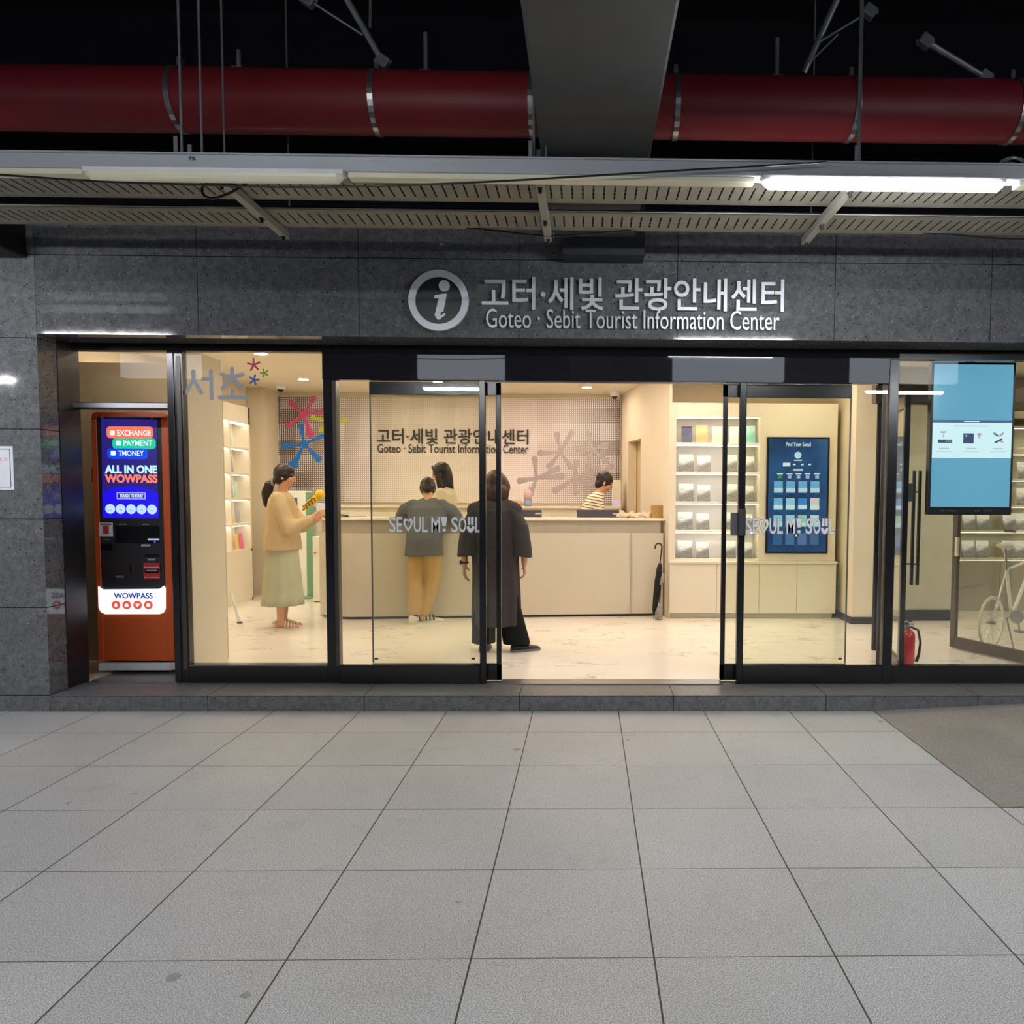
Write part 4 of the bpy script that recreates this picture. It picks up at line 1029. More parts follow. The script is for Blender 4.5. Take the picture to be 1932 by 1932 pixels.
def legs(P, hip, knee, ank, toe, thigh=.078):
    for h, k_, a, t_ in zip(hip, knee, ank, toe):
        P.ch(P.body, [h, k_], [thigh, .052]); P.ch(P.body, [k_, tuple(k_[i]*.62+a[i]*.38+(0, -.012, 0)[i] for i in range(3)), a], [.050, .050, .034])
        f = Vector(t_)-Vector(a); f.z = 0; f.normalize(); A_ = Vector(a)
        P.ch(P.body, [A_+Vector((0, 0, -.02))-f*.03, A_+f*.10+Vector((0, 0, -A_.z+.030)), A_+f*.17+Vector((0, 0, -A_.z+.020))], [.034, .030, .018])
def torso(P, pel, ch_, neck, shl, shr, wst=.115):
    b = P.body; pel, ch_, neck = Vector(pel), Vector(ch_), Vector(neck); mid = pel.lerp(ch_, .45)
    P.ell(b, pel, (.15, .10, .11)); P.ell(b, mid, (.122, .088, .12)); P.ell(b, ch_, (.148, .10, .15))
    P.ch(b, [shl, ch_.lerp(neck, .62), shr], [.045, .06, .045]); 
def shoe(P, a, t_, mat, name='shoe', L=.25, w=.046, h=.05, sole=None, top=.085):
    A_, f = Vector(a), Vector(t_)-Vector(a); f.z = 0; f.normalize(); s_ = Vector((f.y, -f.x, 0)); mb = MB(); R = []
    prof = [(-.075, .024, .055), (-.06, .036, top), (-.02, .041, top), (.03, .042, top*.8), (.08, .047, .055), (.13, .049, .042), (.165, .040, .034), (.183, .02, .024)]
    for u, ww, hh in prof:
        u *= L/.25; c = A_+f*u
        R.append([P.w((c.x+s_.x*ww*(w/.046)*math.cos(q_), c.y+s_.y*ww*(w/.046)*math.cos(q_), .004+max(0, hh*(.5+.5*math.sin(q_))))) for q_ in [2*PI*k_/14 for k_ in range(14)]])
    mb.loft(R); o = mb.build(name, mat, P.e, smooth=True)
    if sole:
        mb = MB(); R = []
        for u, ww, hh in prof:
            u *= L/.25; c = A_+f*u*1.03; ww = ww*1.1*(w/.046)
            R.append([P.w((c.x+s_.x*ww*sx, c.y+s_.y*ww*sx, z)) for sx, z in ((-1, 0), (1, 0), (1, .022), (-1, .022))])
        mb.loft(R).build('sole', sole, o, origin=None)
    return o

# ---- woman in profile with a ponytail, at left
g = onz(534, 1186, STEP)
P = Person((g.x, g.y+.05, STEP), -PI/2+.12, 'person in a cream sweater and pale green skirt with a dark ponytail, facing right', 1.0)
SW = cloth('sweater_cream', (216, 190, 150)); SK = cloth('skirt_sage', (196, 196, 170), .88, .8, 3)
torso(P, (0, 0, .92), (0, -.01, 1.22), (0, -.005, 1.40), (-.165, 0, 1.355), (.165, 0, 1.355))
P.ch(P.body, [(0, -.01, 1.36), (0, .01, 1.45), (0, .022, 1.52)], [.055, .047, .047])
P.head((0, .030, 1.575), 0, -.10)
legs(P, ((-.085, 0, .86), (.085, 0, .86)), ((-.08, .015, .47), (.08, .01, .47)), ((-.075, -.03, .075), (.08, -.02, .075)), ((-.085, .3, 0), (.09, .3, 0)))
for sx, el, wr in ((-1, (-.20, .15, 1.07), (-.10, .36, 1.17)), (1, (.20, .12, 1.05), (.13, .33, 1.15))):
    P.ch(P.body, [(sx*.175, 0, 1.335), el, wr], [.045, .036, .026])
P.hand((-.10, .36, 1.17), (.25, .85, .45), (.9, -.2, 0), .5, 1); P.hand((.13, .33, 1.15), (-.25, .85, .5), (-.9, -.2, 0), .5, -1)
P.skin()
mb = MB()
P.rings(mb, [((0, -.01, 1.415), .07, .065), ((0, -.01, 1.385), .13, .095), ((0, -.01, 1.33), .175, .125), ((0, -.01, 1.2), .185, .150), ((0, -.01, 1.0), .20, .175), ((0, -.01, .815), .215, .188)], fold=.006, nf=7)
for sx, el, wr in ((-1, (-.20, .14, 1.06), (-.12, .31, 1.145)), (1, (.205, .11, 1.045), (.15, .285, 1.125))):
    P.ch(mb, [(sx*.15, -.005, 1.34), (sx*.19, .05, 1.19), el, wr], [.075, .078, .080, .050])
blob('sweater', mb, SW, P.e, .011, 3, .007, 7, (1, 1, .6))
mb = MB(); rows = []
for i in range(9):
    u = i/8; rows.append(((0, -.012, .92-.675*u), .158+.054*u, .150+.050*u))
P.rings(mb, rows, 72, .014, 9); o = mb.build('skirt', SK, P.e, smooth=True)
mb = MB(); q_ = P.q; k = 1
mb.sph(q_(0, -.018, .030), (.086, .104, .098), 20, 14, P.HR); mb.sph(q_(0, -.055, -.02), (.074, .062, .075), 16, 10, P.HR)
mb.sph(q_(0, .034, .058), (.074, .060, .050), 16, 10, P.HR)
for sx in (-1, 1): mb.sph(q_(sx*.045, .0, .012), (.044, .066, .062), 14, 10, P.HR); mb.sph(q_(sx*.038, -.05, -.035), (.044, .05, .05), 14, 10, P.HR)
blob('hair', mb, HAIRD, P.e, .008, 2, .003, 30)
mb = MB(); chain(mb, [q_(0, -.105, -.06), q_(0, -.150, -.11), q_(0, -.165, -.20), q_(.0, -.150, -.29), q_(0, -.125, -.355)], [.026, .047, .052, .045, .018], 12)
blob('ponytail', mb, HAIRD, P.e, .009, 2, .008, 22, (1, 1, .3))
mb = MB()
for k in range(10):
    a = 2*PI*k/10; mb.sph(q_(.032*math.cos(a), -.115, -.07+.036*math.sin(a)), (.017, .015, .017), 8, 6)
blob('scrunchie', mb, M('scrunchie', (150, 150, 150), .8), P.e, .006, 1, .003, 60)
SAND = M('sandal_cream', (236, 220, 200), .5); SOLE = M('sole_brown', (110, 88, 70), .7)
for a, tt in (((-.075, -.03, .075), (-.085, .3, 0)), ((.08, -.02, .075), (.09, .3, 0))):
    A_ = Vector(a); f = (Vector(tt)-A_); f.z = 0; f.normalize(); s_ = Vector((f.y, -f.x, 0))
    mb = MB(); pts = []
    for u, ww in ((-.085, .018), (-.07, .034), (0, .037), (.06, .041), (.12, .046), (.16, .036), (.178, .012)): pts.append((u, ww))
    outl = [A_+f*u+s_*w_ for u, w_ in pts]+[A_+f*u-s_*w_ for u, w_ in reversed(pts)]
    mb = MB(); R0 = [P.w((p.x, p.y, 0)) for p in outl]; R1 = [P.w((p.x, p.y, .016)) for p in outl]; mb.loft([R0, R1])
    sd = mb.build('sandal', SAND, P.e)
    R0 = [P.w((p.x, p.y, -.0)) for p in outl]; R1 = [P.w((p.x, p.y, .005)) for p in outl]
    mb = MB()
    for u, hh, wd in ((.045, .070, .040), (.075, .058, .043), (.105, .046, .046), (.135, .036, .045)):
        c = A_+f*u; mb.tube([P.w((c.x+s_.x*wd*math.cos(q__)+f.x*.01*math.cos(q__), c.y+s_.y*wd*math.cos(q__)+f.y*.01*math.cos(q__), .012+hh*math.sin(q__))) for q__ in [PI*j/8 for j in range(9)]], .0065, 6)
    c = A_-f*.045; mb.tube([P.w((c.x+s_.x*.038*math.cos(q__)-f.x*.035*math.sin(q__), c.y+s_.y*.038*math.cos(q__)-f.y*.035*math.sin(q__), .060)) for q__ in [PI*j/8 for j in range(9)]], .014, 6)
    mb.build('straps', SAND, sd, smooth=True)
# yellow toy in her hands
a = at(572, 962, 8.0); b = at(604, 934, 8.0)
yt = thing('yellow_toy', tuple(a), 'bright yellow toy with brown streaks held up by the woman in the cream sweater', 'toy')
YEL = M('toy_yellow', (250, 200, 40), .5); 
mb = MB(); chain(mb, [a, a.lerp(b, .35)+Vector((0, 0, .015)), a.lerp(b, .8)], [.014, .030, .034], 12); mb.sph(b+Vector((0, 0, .006)), .050, 14, 10)
blob('toy_body', mb, YEL, yt, .008, 2)
mb = MB()
for k in range(4):
    u = .1+.16*k; p = a.lerp(b, u); mb.tube([p+Vector((-.012, -.033, .02)), p+Vector((.022, -.034, .035)), p+Vector((.035, -.03, .0))], .006, 6)
mb.build('streaks', M('toy_brown', (130, 66, 30), .6), yt, smooth=True)

# ---- man leaning on the counter, seen from behind
g = onz(800, 1176, STEP)
P = Person((g.x, g.y+.02, STEP), .0, 'person in a charcoal sweater and tan trousers bending over the counter, seen from behind', 1.0)
torso(P, (0, .02, .90), (.0, .17, 1.14), (0, .26, 1.30), (-.17, .22, 1.265), (.17, .22, 1.265))
P.ch(P.body, [(0, .22, 1.27), (-.01, .30, 1.36), (-.02, .35, 1.41)], [.06, .05, .05])
P.head((-.03, .38, 1.455), .15, -.80, 0, False)
legs(P, ((-.085, .02, .86), (.085, .03, .86)), ((-.10, .02, .47), (.06, .10, .47)), ((-.095, -.07, .075), (-.01, .02, .075)), ((-.06, .2, 0), (.12, .16, 0)), .088)
for sx, el, wr in ((-1, (-.30, .30, 1.165), (-.16, .50, 1.165)), (1, (.32, .29, 1.15), (.17, .50, 1.165))):
    P.ch(P.body, [(sx*.18, .23, 1.26), el, wr], [.05, .038, .028])
P.hand((-.16, .50, 1.168), (.6, .75, -.05), (0, 0, -1), .25, 1); P.hand((.17, .50, 1.168), (-.6, .75, -.05), (0, 0, -1), .25, -1)
P.skin()
TOP = cloth('sweater_charcoal', (108, 109, 113)); PAN = cloth('trousers_tan', (206, 170, 112), .86)
mb = MB()
P.rings(mb, [((0, .295, 1.355), .065, .055), ((0, .265, 1.32), .14, .10), ((0, .20, 1.25), .205, .155), ((0, .12, 1.10), .200, .180), ((0, .045, .92), .190, .188), ((0, .02, .735), .194, .182)], fold=.008, nf=6)
for sx, el in ((-1, (-.29, .28, 1.14)), (1, (.31, .27, 1.12))): P.ch(mb, [(sx*.155, .22, 1.255), (sx*.24, .24, 1.21), el, (sx*.26, .37, 1.17)], [.085, .085, .078, .060])
blob('sweater', mb, TOP, P.e, .011, 3, .010, 6, (1, 1, .55))
mb = MB(); P.rings(mb, [((0, .03, .92), .160, .125), ((0, .02, .84), .168, .140), ((0, .02, .76), .16, .13)])
P.ch(mb, [(-.08, .02, .80), (-.10, .02, .47), (-.096, -.05, .115)], [.100, .076, .064]); P.ch(mb, [(.075, .03, .80), (.062, .09, .47), (-.006, .03, .115)], [.112, .090, .068])
blob('trousers', mb, PAN, P.e, .011, 2, .008, 8, (1, 1, .7))
WSH = M('sneaker_white', (222, 216, 206), .5); SBL = M('sneaker_black', (44, 42, 42), .5)
for a, tt in (((-.095, -.05, .075), (-.04, .2, 0)), ((-.01, .03, .075), (.22, .10, 0))):
    s1_ = shoe(P, a, tt, WSH, 'sneaker', .29, .052, sole=WSH, top=.10)
    A_ = Vector(a); f = Vector(tt)-A_; f.z = 0; f.normalize(); s_ = Vector((f.y, -f.x, 0)); mb = MB()
    for u in (.02, .06, .10):
        c = A_+f*u; mb.tube([P.w((c.x+s_.x*.052*math.cos(j), c.y+s_.y*.052*math.cos(j), .03+(.09-u*.4)*math.sin(j))) for j in [PI*i/8 for i in range(9)]], .009, 6)
    c = A_-f*.01; mb.tube([P.w((c.x+s_.x*.045*math.cos(j)+f.x*.05*math.sin(j), c.y+s_.y*.045*math.cos(j)+f.y*.05*math.sin(j), .098)) for j in [2*PI*i/12 for i in range(13)]], .010, 6)
    mb.build('shoe_trim', SBL, s1_, smooth=True)
mb = MB(); q_ = P.q
mb.sph(q_(0, -.015, .030), (.090, .108, .100), 20, 14, P.HR); mb.sph(q_(0, -.05, -.03), (.076, .062, .066), 16, 10, P.HR)
for sx in (-1, 1): mb.sph(q_(sx*.045, -.005, .005), (.046, .070, .062), 14, 10, P.HR)
mb.sph(q_(0, -.062, -.052), (.062, .045, .060), 16, 10, P.HR)
blob('hair', mb, HAIRD, P.e, .008, 3, .007, 22)

# ---- person in a long dark robe walking in, seen from behind
g = at(934, 1100, 6.87)
P = Person((g.x, 6.87, STEP), -.05, 'person in a long dark robe and black trousers walking in, seen from behind', .985)
torso(P, (0, 0, .88), (0, .0, 1.16), (0, .01, 1.34), (-.18, 0, 1.285), (.18, 0, 1.285))
P.ch(P.body, [(0, 0, 1.30), (0, .01, 1.39), (0, .02, 1.46)], [.06, .05, .05])
P.head((.01, .025, 1.505), -.1, -.08, 0, False)
legs(P, ((-.09, 0, .84), (.09, 0, .84)), ((-.10, .01, .44), (.14, .02, .45)), ((-.10, -.03, .075), (.225, -.02, .075)), ((-.12, .3, 0), (.46, .12, 0)), .085)
for sx, el, wr in ((-1, (-.27, -.02, 1.0), (-.285, .03, .78)), (1, (.265, -.02, 1.0), (.262, .04, .79))): P.ch(P.body, [(sx*.19, 0, 1.27), el, wr], [.048, .038, .027])
P.hand((-.285, .03, .78), (-.02, .1, -1), (1, 0, 0), .30, -1); P.hand((.262, .04, .79), (.03, .15, -1), (-1, 0, 0), .42, 1)
P.skin()
ROBE = cloth('robe_charcoal', (70, 64, 64), .8, .8, 4); BLK = cloth('trousers_black', (24, 24, 27), .8)
mb = MB(); rows = [((0, .0, 1.375), .075, .06), ((0, .0, 1.34), .15, .10), ((0, 0, 1.27), .205, .135), ((0, 0, 1.1), .215, .150), ((.005, 0, .9), .205, .155), ((.01, 0, .7), .205, .165), ((.012, 0, .5), .212, .175), ((.015, 0, .235), .215, .185)]
P.rings(mb, rows, 60, .014, 8)
for sx in (-1, 1):
    R_ = []
    for (c, rr, ry) in (((sx*.15, 0, 1.30), .09, .09), ((sx*.215, -.005, 1.17), .095, .10), ((sx*.24, -.01, 1.0), .092, .12), ((sx*.25, -.01, .865), .092, .135)):
        R_.append([P.w((c[0]+rr*math.cos(a_), c[1]+ry*math.sin(a_), c[2]+.35*rr*math.cos(a_)*sx*(-1 if c[2] > .9 else -.4))) for a_ in [2*PI*j/20 for j in range(20)]])
    mb.loft(R_)
P.ch(mb, [(-.18, 0, 1.275), (0, 0, 1.33), (.18, 0, 1.275)], [.078, .08, .078])
blob('robe', mb, ROBE, P.e, .011, 2, .008, 5, (1.4, 1.4, .25))
mb = MB(); P.rings(mb, [((-.09, 0, .6), .10, .10), ((-.10, 0, .35), .105, .105), ((-.103, -.02, .07), .108, .105)]); P.rings(mb, [((.09, 0, .6), .10, .10), ((.13, .01, .35), .115, .11), ((.20, -.005, .065), .125, .11)])
blob('trousers', mb, BLK, P.e, .011, 2, .006, 6, (1, 1, .4))
for a, tt in (((-.10, -.02, .075), (-.12, .3, 0)), ((.225, -.02, .075), (.46, .10, 0))): shoe(P, a, tt, M('shoe_black', (26, 25, 26), .45), 'shoe', .26, .048, sole=M('sole_grey', (120, 116, 110), .7), top=.075)
mb = MB(); q_ = P.q
mb.sph(q_(0, -.012, .030), (.096, .112, .104), 20, 14, P.HR); mb.sph(q_(0, -.04, -.06), (.100, .085, .11), 18, 12, P.HR)
for sx in (-1, 1): chain(mb, [q_(sx*.07, .04, .05), q_(sx*.096, .01, -.02), q_(sx*.088, -.02, -.13)], [.03, .034, .03], 10)
blob('hair', mb, HAIRB, P.e, .008, 2, .006, 26, (1, 1, .3))
c = P.w((-.285, .03, .80)); 
mb = MB(); mb.tube([c+Vector((.031*math.cos(j), .031*math.sin(j), 0)) for j in [2*PI*i/14 for i in range(15)]], .010, 8, False); mb.obox(c+Vector((-.034, -.006, 0)), (.012, .034, .036))
mb.build('watch', M('watch_dark', (52, 26, 30), .4), P.e)

# ---- staff woman with long dark hair behind the counter
g = at(840, 950, 9.42)
P = Person((g.x, 9.42, STEP), PI/2-.12, 'person with long dark hair and a cream cardigan behind the counter, facing left', 1.055)
torso(P, (0, 0, .90), (0, -.01, 1.22), (0, -.005, 1.40), (-.165, 0, 1.345), (.165, 0, 1.345)); P.ch(P.body, [(0, -.01, 1.36), (0, .01, 1.45), (0, .02, 1.52)], [.055, .046, .046])
P.head((0, .05, 1.565), 0, -.22); legs(P, ((-.08, 0, .86), (.08, 0, .86)), ((-.08, 0, .47), (.08, 0, .47)), ((-.08, -.03, .075), (.08, -.03, .075)), ((-.08, .3, 0), (.08, .3, 0)))
for sx in (-1, 1): P.ch(P.body, [(sx*.175, 0, 1.33), (sx*.21, .06, 1.10), (sx*.12, .26, 1.08)], [.045, .036, .026])
P.hand((.12, .26, 1.08), (-.2, 1, -.1), (0, 0, -1), .35, 1); P.hand((-.12, .26, 1.08), (.2, 1, -.1), (0, 0, -1), .35, -1)
P.skin()
mb = MB(); P.rings(mb, [((0, -.01, 1.41), .065, .06), ((0, -.01, 1.375), .13, .09), ((0, -.01, 1.32), .18, .115), ((0, -.01, 1.15), .175, .125), ((0, -.01, .95), .18, .13), ((0, -.01, .82), .19, .135)], fold=.005)
for sx in (-1, 1): P.ch(mb, [(sx*.155, 0, 1.33), (sx*.205, .05, 1.12), (sx*.13, .22, 1.085)], [.065, .055, .042])
blob('cardigan', mb, cloth('cardigan_cream', (232, 216, 190)), P.e, .011, 2, .005, 7)
mb = MB(); P.rings(mb, [((0, 0, .92), .15, .12), ((0, 0, .8), .165, .13)]); 
for sx in (-1, 1): P.ch(mb, [(sx*.08, 0, .8), (sx*.08, 0, .47), (sx*.08, -.02, .12)], [.09, .07, .06])
blob('trousers', mb, BLK, P.e, .014, 1)
mb = MB(); q_ = P.q
mb.sph(q_(0, -.018, .030), (.091, .108, .103), 20, 14, P.HR); D_ = lambda p, z: p+Vector((0, 0, -z))
for sx in (-1, 1):
    chain(mb, [q_(sx*.045, .058, .080), q_(sx*.080, .030, .02), D_(q_(sx*.084, -.005, -.02), .06), D_(q_(sx*.080, -.03, -.02), .17), D_(q_(sx*.07, -.04, -.02), .27)], [.026, .028, .042, .046, .024], 12)
chain(mb, [q_(0, -.07, .0), D_(q_(0, -.075, 0), .12), D_(q_(0, -.085, 0), .22), D_(q_(0, -.09, 0), .31)], [.066, .078, .070, .03], 12)
blob('hair', mb, HAIRD, P.e, .009, 2, .005, 20, (1, 1, .3))

# ---- staff in a striped shirt, bent forward at right behind the counter
t = NT('striped_shirt'); x = t.xyz(); st_ = t.ma('LESS_THAN', t.ma('FRACT', t.ma('DIVIDE', t.ma('ADD', x[2], t.ma('MULTIPLY', x[0], .18)), .036)), .26)
t.fin(t.mix(st_, srgb(240, 224, 196), srgb(62, 46, 42)), .85, 0, .2); STR = t.m
g = at(1122, 950, 9.6)
P = Person((g.x-.02, 9.6, STEP), -PI/2+.1, 'person with short dark hair and a striped shirt working behind the counter, facing right', 1.06)
torso(P, (0, -.12, .90), (0, -.02, 1.16), (0, .05, 1.31), (-.16, .03, 1.265), (.16, .03, 1.265)); P.ch(P.body, [(0, .03, 1.28), (0, .085, 1.37), (0, .11, 1.42)], [.055, .046, .046])
P.head((0, .135, 1.465), 0, -.42); legs(P, ((-.08, -.12, .86), (.08, -.12, .86)), ((-.08, -.06, .47), (.08, -.06, .47)), ((-.08, -.12, .075), (.08, -.12, .075)), ((-.08, .2, 0), (.08, .2, 0)))
for sx in (-1, 1): P.ch(P.body, [(sx*.175, .03, 1.255), (sx*.22, .06, 1.06), (sx*.12, .26, 1.06)], [.046, .038, .026])
P.hand((.12, .26, 1.06), (-.2, 1, -.1), (0, 0, -1), .35, 1); P.hand((-.12, .26, 1.06), (.2, 1, -.1), (0, 0, -1), .35, -1)
P.skin()
mb = MB(); P.rings(mb, [((0, .055, 1.345), .068, .06), ((0, .035, 1.30), .14, .095), ((0, .01, 1.23), .185, .125), ((0, -.04, 1.08), .185, .14), ((0, -.09, .92), .185, .145), ((0, -.10, .80), .19, .15)], fold=.004)
for sx in (-1, 1): P.ch(mb, [(sx*.155, .03, 1.255), (sx*.21, .05, 1.10)], [.074, .068])
blob('striped_shirt', mb, STR, P.e, .011, 2, .005, 7)
mb = MB(); P.rings(mb, [((0, -.12, .9), .15, .12), ((0, -.12, .8), .165, .13)])
for sx in (-1, 1): P.ch(mb, [(sx*.08, -.12, .8), (sx*.08, -.07, .47), (sx*.08, -.11, .12)], [.09, .07, .06])
blob('trousers', mb, BLK, P.e, .014, 1)
mb = MB(); q_ = P.q
mb.sph(q_(0, -.018, .032), (.090, .106, .100), 20, 14, P.HR); mb.sph(q_(0, -.05, -.03), (.075, .06, .07), 16, 10, P.HR)
for sx in (-1, 1): mb.sph(q_(sx*.046, -.002, .010), (.046, .070, .058), 14, 10, P.HR)
mb.sph(q_(0, -.058, -.055), (.060, .042, .055), 16, 10, P.HR)
mb.sph(q_(0, .030, .044), (.080, .064, .050), 16, 10, P.HR)
blob('hair', mb, HAIRD, P.e, .008, 2, .005, 26)

# ================================================================== THINGS ON AND AROUND THE COUNTER
def ct_at(px, py, z=CTZ): return onz(px, py, z)
# dark monitor tops standing just behind the counter edge
MON = M('monitor_grey', (72, 68, 78), .4)
def monitor(x0, x1, ytop, Y, lab, g='monitors on the counter'):
    a, b = at(x0, 972, Y), at(x1, ytop, Y)
    t_ = thing('counter_monitor', ((a.x+b.x)/2, Y, CTZ), lab, 'monitor', g)
    B(a.x, b.x, Y-.018, Y+.018, CTZ, b.z).build('casing', MON, t_, bevel=.003)
    B(b.x-.075, b.x-.008, Y-.0195, Y-.018, (CTZ+b.z)/2-.006, (CTZ+b.z)/2+.010).build('label_strip', M('label_grey', (190, 188, 188), .6), t_)
    B(a.x, b.x, Y-.02, Y+.02, b.z, b.z+.006).build('top_edge', M('monitor_edge', (150, 140, 134), .4), t_)
monitor(968, 1022, 962.5, 9.0, 'dark grey low screen back on the counter beside the robed person')
monitor(1088, 1168, 962.5, 9.0, 'dark grey low screen back on the counter in front of the striped shirt')
monitor(833, 856, 962, 8.85, 'small dark screen on the counter in front of the staff woman')
# folded cream coat on the counter
mb = MB(); a = at(1168, 972, 9.0); b = at(1224, 972, 9.0)
for k in range(9):
    u = k/8; c = a.lerp(b, u); caps(mb, (c.x-.02, 8.96+.02*math.sin(k*2.1), CTZ+.026), .024+.010*math.sin(k*1.7), (c.x+.03, 9.04, CTZ+.040+.022*math.sin(k*2.3+1)), .026, 8)
ev = thing('folded_coat', (a.lerp(b, .5).x, 9.0, CTZ), 'crumpled cream coat lying on the right end of the counter', 'coat')
blob('coat_cloth', mb, cloth('coat_cream', (222, 204, 180)), ev, .008, 1, .012, 16)
# brown box at the right end
a, b = at(1229, 973, 9.0), at(1251, 953, 9.0)
bx = thing('brown_box', ((a.x+b.x)/2, 9.0, CTZ), 'small tan cardboard box at the right end of the counter', 'box')
B(a.x, b.x, 8.95, 9.07, CTZ, b.z).build('carton', M('carton', (176, 142, 88), .8), bx, bevel=.002)
B(b.x-.0, b.x+.010, 8.955, 9.065, CTZ, b.z-.004).build('side_flap', M('carton_dark', (88, 72, 50), .8), bx)
# tablet and cord on the left part of the counter
c = at(648, 968, 8.80)
tb = thing('tablet', (c.x, 8.80, CTZ), 'black tablet propped up on the left part of the counter', 'tablet')
mb = MB().bar((c.x-.16, 8.74, CTZ+.052), (c.x+.06, 8.80, CTZ+.012), .16, .012); mb.build('tablet_body', BLKP, tb, bevel=.002)
MB().box(c.x-.10, c.x-.05, 8.76, 8.84, CTZ, CTZ+.035).build('stand', BLKP, tb, bevel=.003)
tag(MB().tube([(c.x-.1, 8.85, CTZ+.005), (c.x-.02, 8.80, CTZ+.005), (c.x+.12, 8.78, CTZ+.005), (c.x+.24, 8.84, CTZ+.005)], .004, 6).build('cord', BLKP, tb, smooth=True))
# plush name stand near the yellow toy: white holder with pale blue print
c = at(604, 950, 8.72)
hs = thing('leaflet_holder', (c.x-.01, 8.85, CTZ), 'clear leaflet holder with pale blue print at the left end of the counter', 'holder')
B(c.x-.09, c.x+.09, 8.84, 8.86, CTZ, CTZ+.16).build('holder_sheet', M('holder_white', (226, 232, 238), .3), hs, bevel=.004)
MB().prism(circ(c.x+.035, CTZ+.06, .035, 20), 8.836, 8.8395).build('holder_print', M('print_blue', (150, 190, 226), .5), hs)
# back ledge: iced drink, brown bag
LZ = 1.345
c = at(996, 945, 10.78)
cu = thing('iced_drink', (c.x, 10.78, LZ), 'pink iced drink in a clear cup with a blue sleeve on the back ledge', 'drink')
MB().lathe([(.048, 0), (.050, .02), (.062, .085)], (c.x, 10.78, LZ), 20).build('cup_sleeve', M('cup_blue', (136, 156, 190), .5), cu, smooth=True)
MB().lathe([(.055, .085), (.060, .19), (.052, .205), (.03, .235), (.0001, .24)], (c.x, 10.78, LZ), 20).build('cup', M('cup_pink', (226, 190, 190), .3), cu, smooth=True)
MB().tube([(c.x, 10.78, LZ+.2), (c.x+.03, 10.78, LZ+.30)], .006, 8).build('straw', M('straw', (140, 160, 200), .4), cu)
c = at(962, 946, 10.72); mb = MB()
for k in range(6): caps(mb, (c.x-.12+.045*k, 10.72, LZ+.035+.02*math.sin(k)), .033, (c.x-.06+.04*k, 10.76, LZ+.05), .035, 8)
bg_ = thing('cloth_bag', (c.x, 10.74, LZ), 'tan cloth bag lying on the back ledge beside the drink', 'bag')
blob('bag_cloth', mb, cloth('bag_tan', (214, 178, 128)), bg_, .009, 1, .01, 14)
mb = MB(); mb.tube([(c.x-.13, 10.70, LZ+.06), (c.x-.02, 10.69, LZ+.085), (c.x+.10, 10.70, LZ+.045)], .012, 6); mb.build('bag_strap', M('strap_dark', (60, 48, 44), .7), bg_, smooth=True)
# white purifier on the ledge, right
a, b = at(1155, 953, 10.74), at(1172, 906, 10.74)
pu = thing('air_purifier', ((a.x+b.x)/2, 10.74, LZ), 'white upright air purifier with a violet light on the back ledge at right', 'appliance')
B(a.x, b.x, 10.70, 10.86, LZ, b.z).build('casing', M('purifier_white', (240, 232, 214), .35), pu, bevel=.008)
B(a.x+.03, a.x+.09, 10.695, 10.7, LZ+.035, LZ+.085).build('light_window', EM('violet_light', (190, 160, 255), 1.3), pu)
# ceiling: downlights and two domed cameras
LAMP = EM('downlight_glow', (255, 236, 212), DOWN_POWER)
def downlight(x, y, lab, grp=None, pw=LAMP):
    t_ = thing('downlight', (x, y, CEIL-.012), lab, 'ceiling light', grp or 'ceiling downlights of the centre')
    MB().lathe([(.085, 0), (.075, -.008), (.06, -.008), (.06, .010)], (x, y, CEIL), 24).build('trim_ring', WHITEP, t_)
    MB().lathe([(.001, -.0095), (.058, -.0095), (.058, -.004)], (x, y, CEIL), 24).build('lens', pw, t_)
p = onz(1107, 730, CEIL); downlight(p.x, p.y, 'round glowing downlight seen through the open doorway')
p = onz(572, 715, CEIL); downlight(p.x, p.y, 'round glowing downlight seen low in the tall left window')
p = onz(492, 666, CEIL); downlight(p.x, p.y, 'round glowing downlight at the top of the tall left window')
for x_, y_ in ((-1.6, 7.3), (.2, 7.3), (1.9, 7.3), (-1.9, 9.9), (1.75, 6.2), (-.7, 6.3), (-3.0, 6.7), (2.4, 8.1), (.1, 8.45), (-3.9, 7.6), (1.2, 8.1), (-.45, 9.5), (-2.6, 9.4)):  # the last pair is added to brighten the patterned back wall
    downlight(x_, y_, 'unseen round ceiling downlight of the centre above the door header line', 'hidden downlights of the centre')
downlight(-3.45, 5.98, 'unseen downlight added to brighten the ticket machine booth', 'added fill downlights of the booth', EM('booth_fill_glow', (255, 236, 212), DOWN_POWER*.35))  # unseen lamp added above the booth to brighten its walls
for x_, y_ in ((4.2, 7.4), (5.6, 7.4)): downlight(x_, y_, 'round ceiling downlight of the side hall', 'hidden downlights of the side hall', EM('hall_glow', (255, 236, 200), DOWN_POWER*.8))
for px, py, lab in ((1160, 743, 'white dome camera on the ceiling near the oblique wall'), (529, 729, 'white dome camera on the ceiling at the back left corner')):
    p = onz(px, py-3, CEIL); t_ = thing('dome_camera', (p.x, p.y, CEIL-.1), lab, 'camera', 'dome cameras on the ceiling')
    MB().lathe([(.001, -.012), (.085, -.012), (.09, 0)], tuple(p), 24).lathe([(.07, 0), (.062, -.05), (.045, -.06)], tuple(p), 24).build('camera_base', WHITEP, t_)
    MB().sph(p+Vector((0, 0, -.055)), .042, 16, 10).build('dome', M('dome_dark', (50, 40, 36), .1), t_, smooth=True)

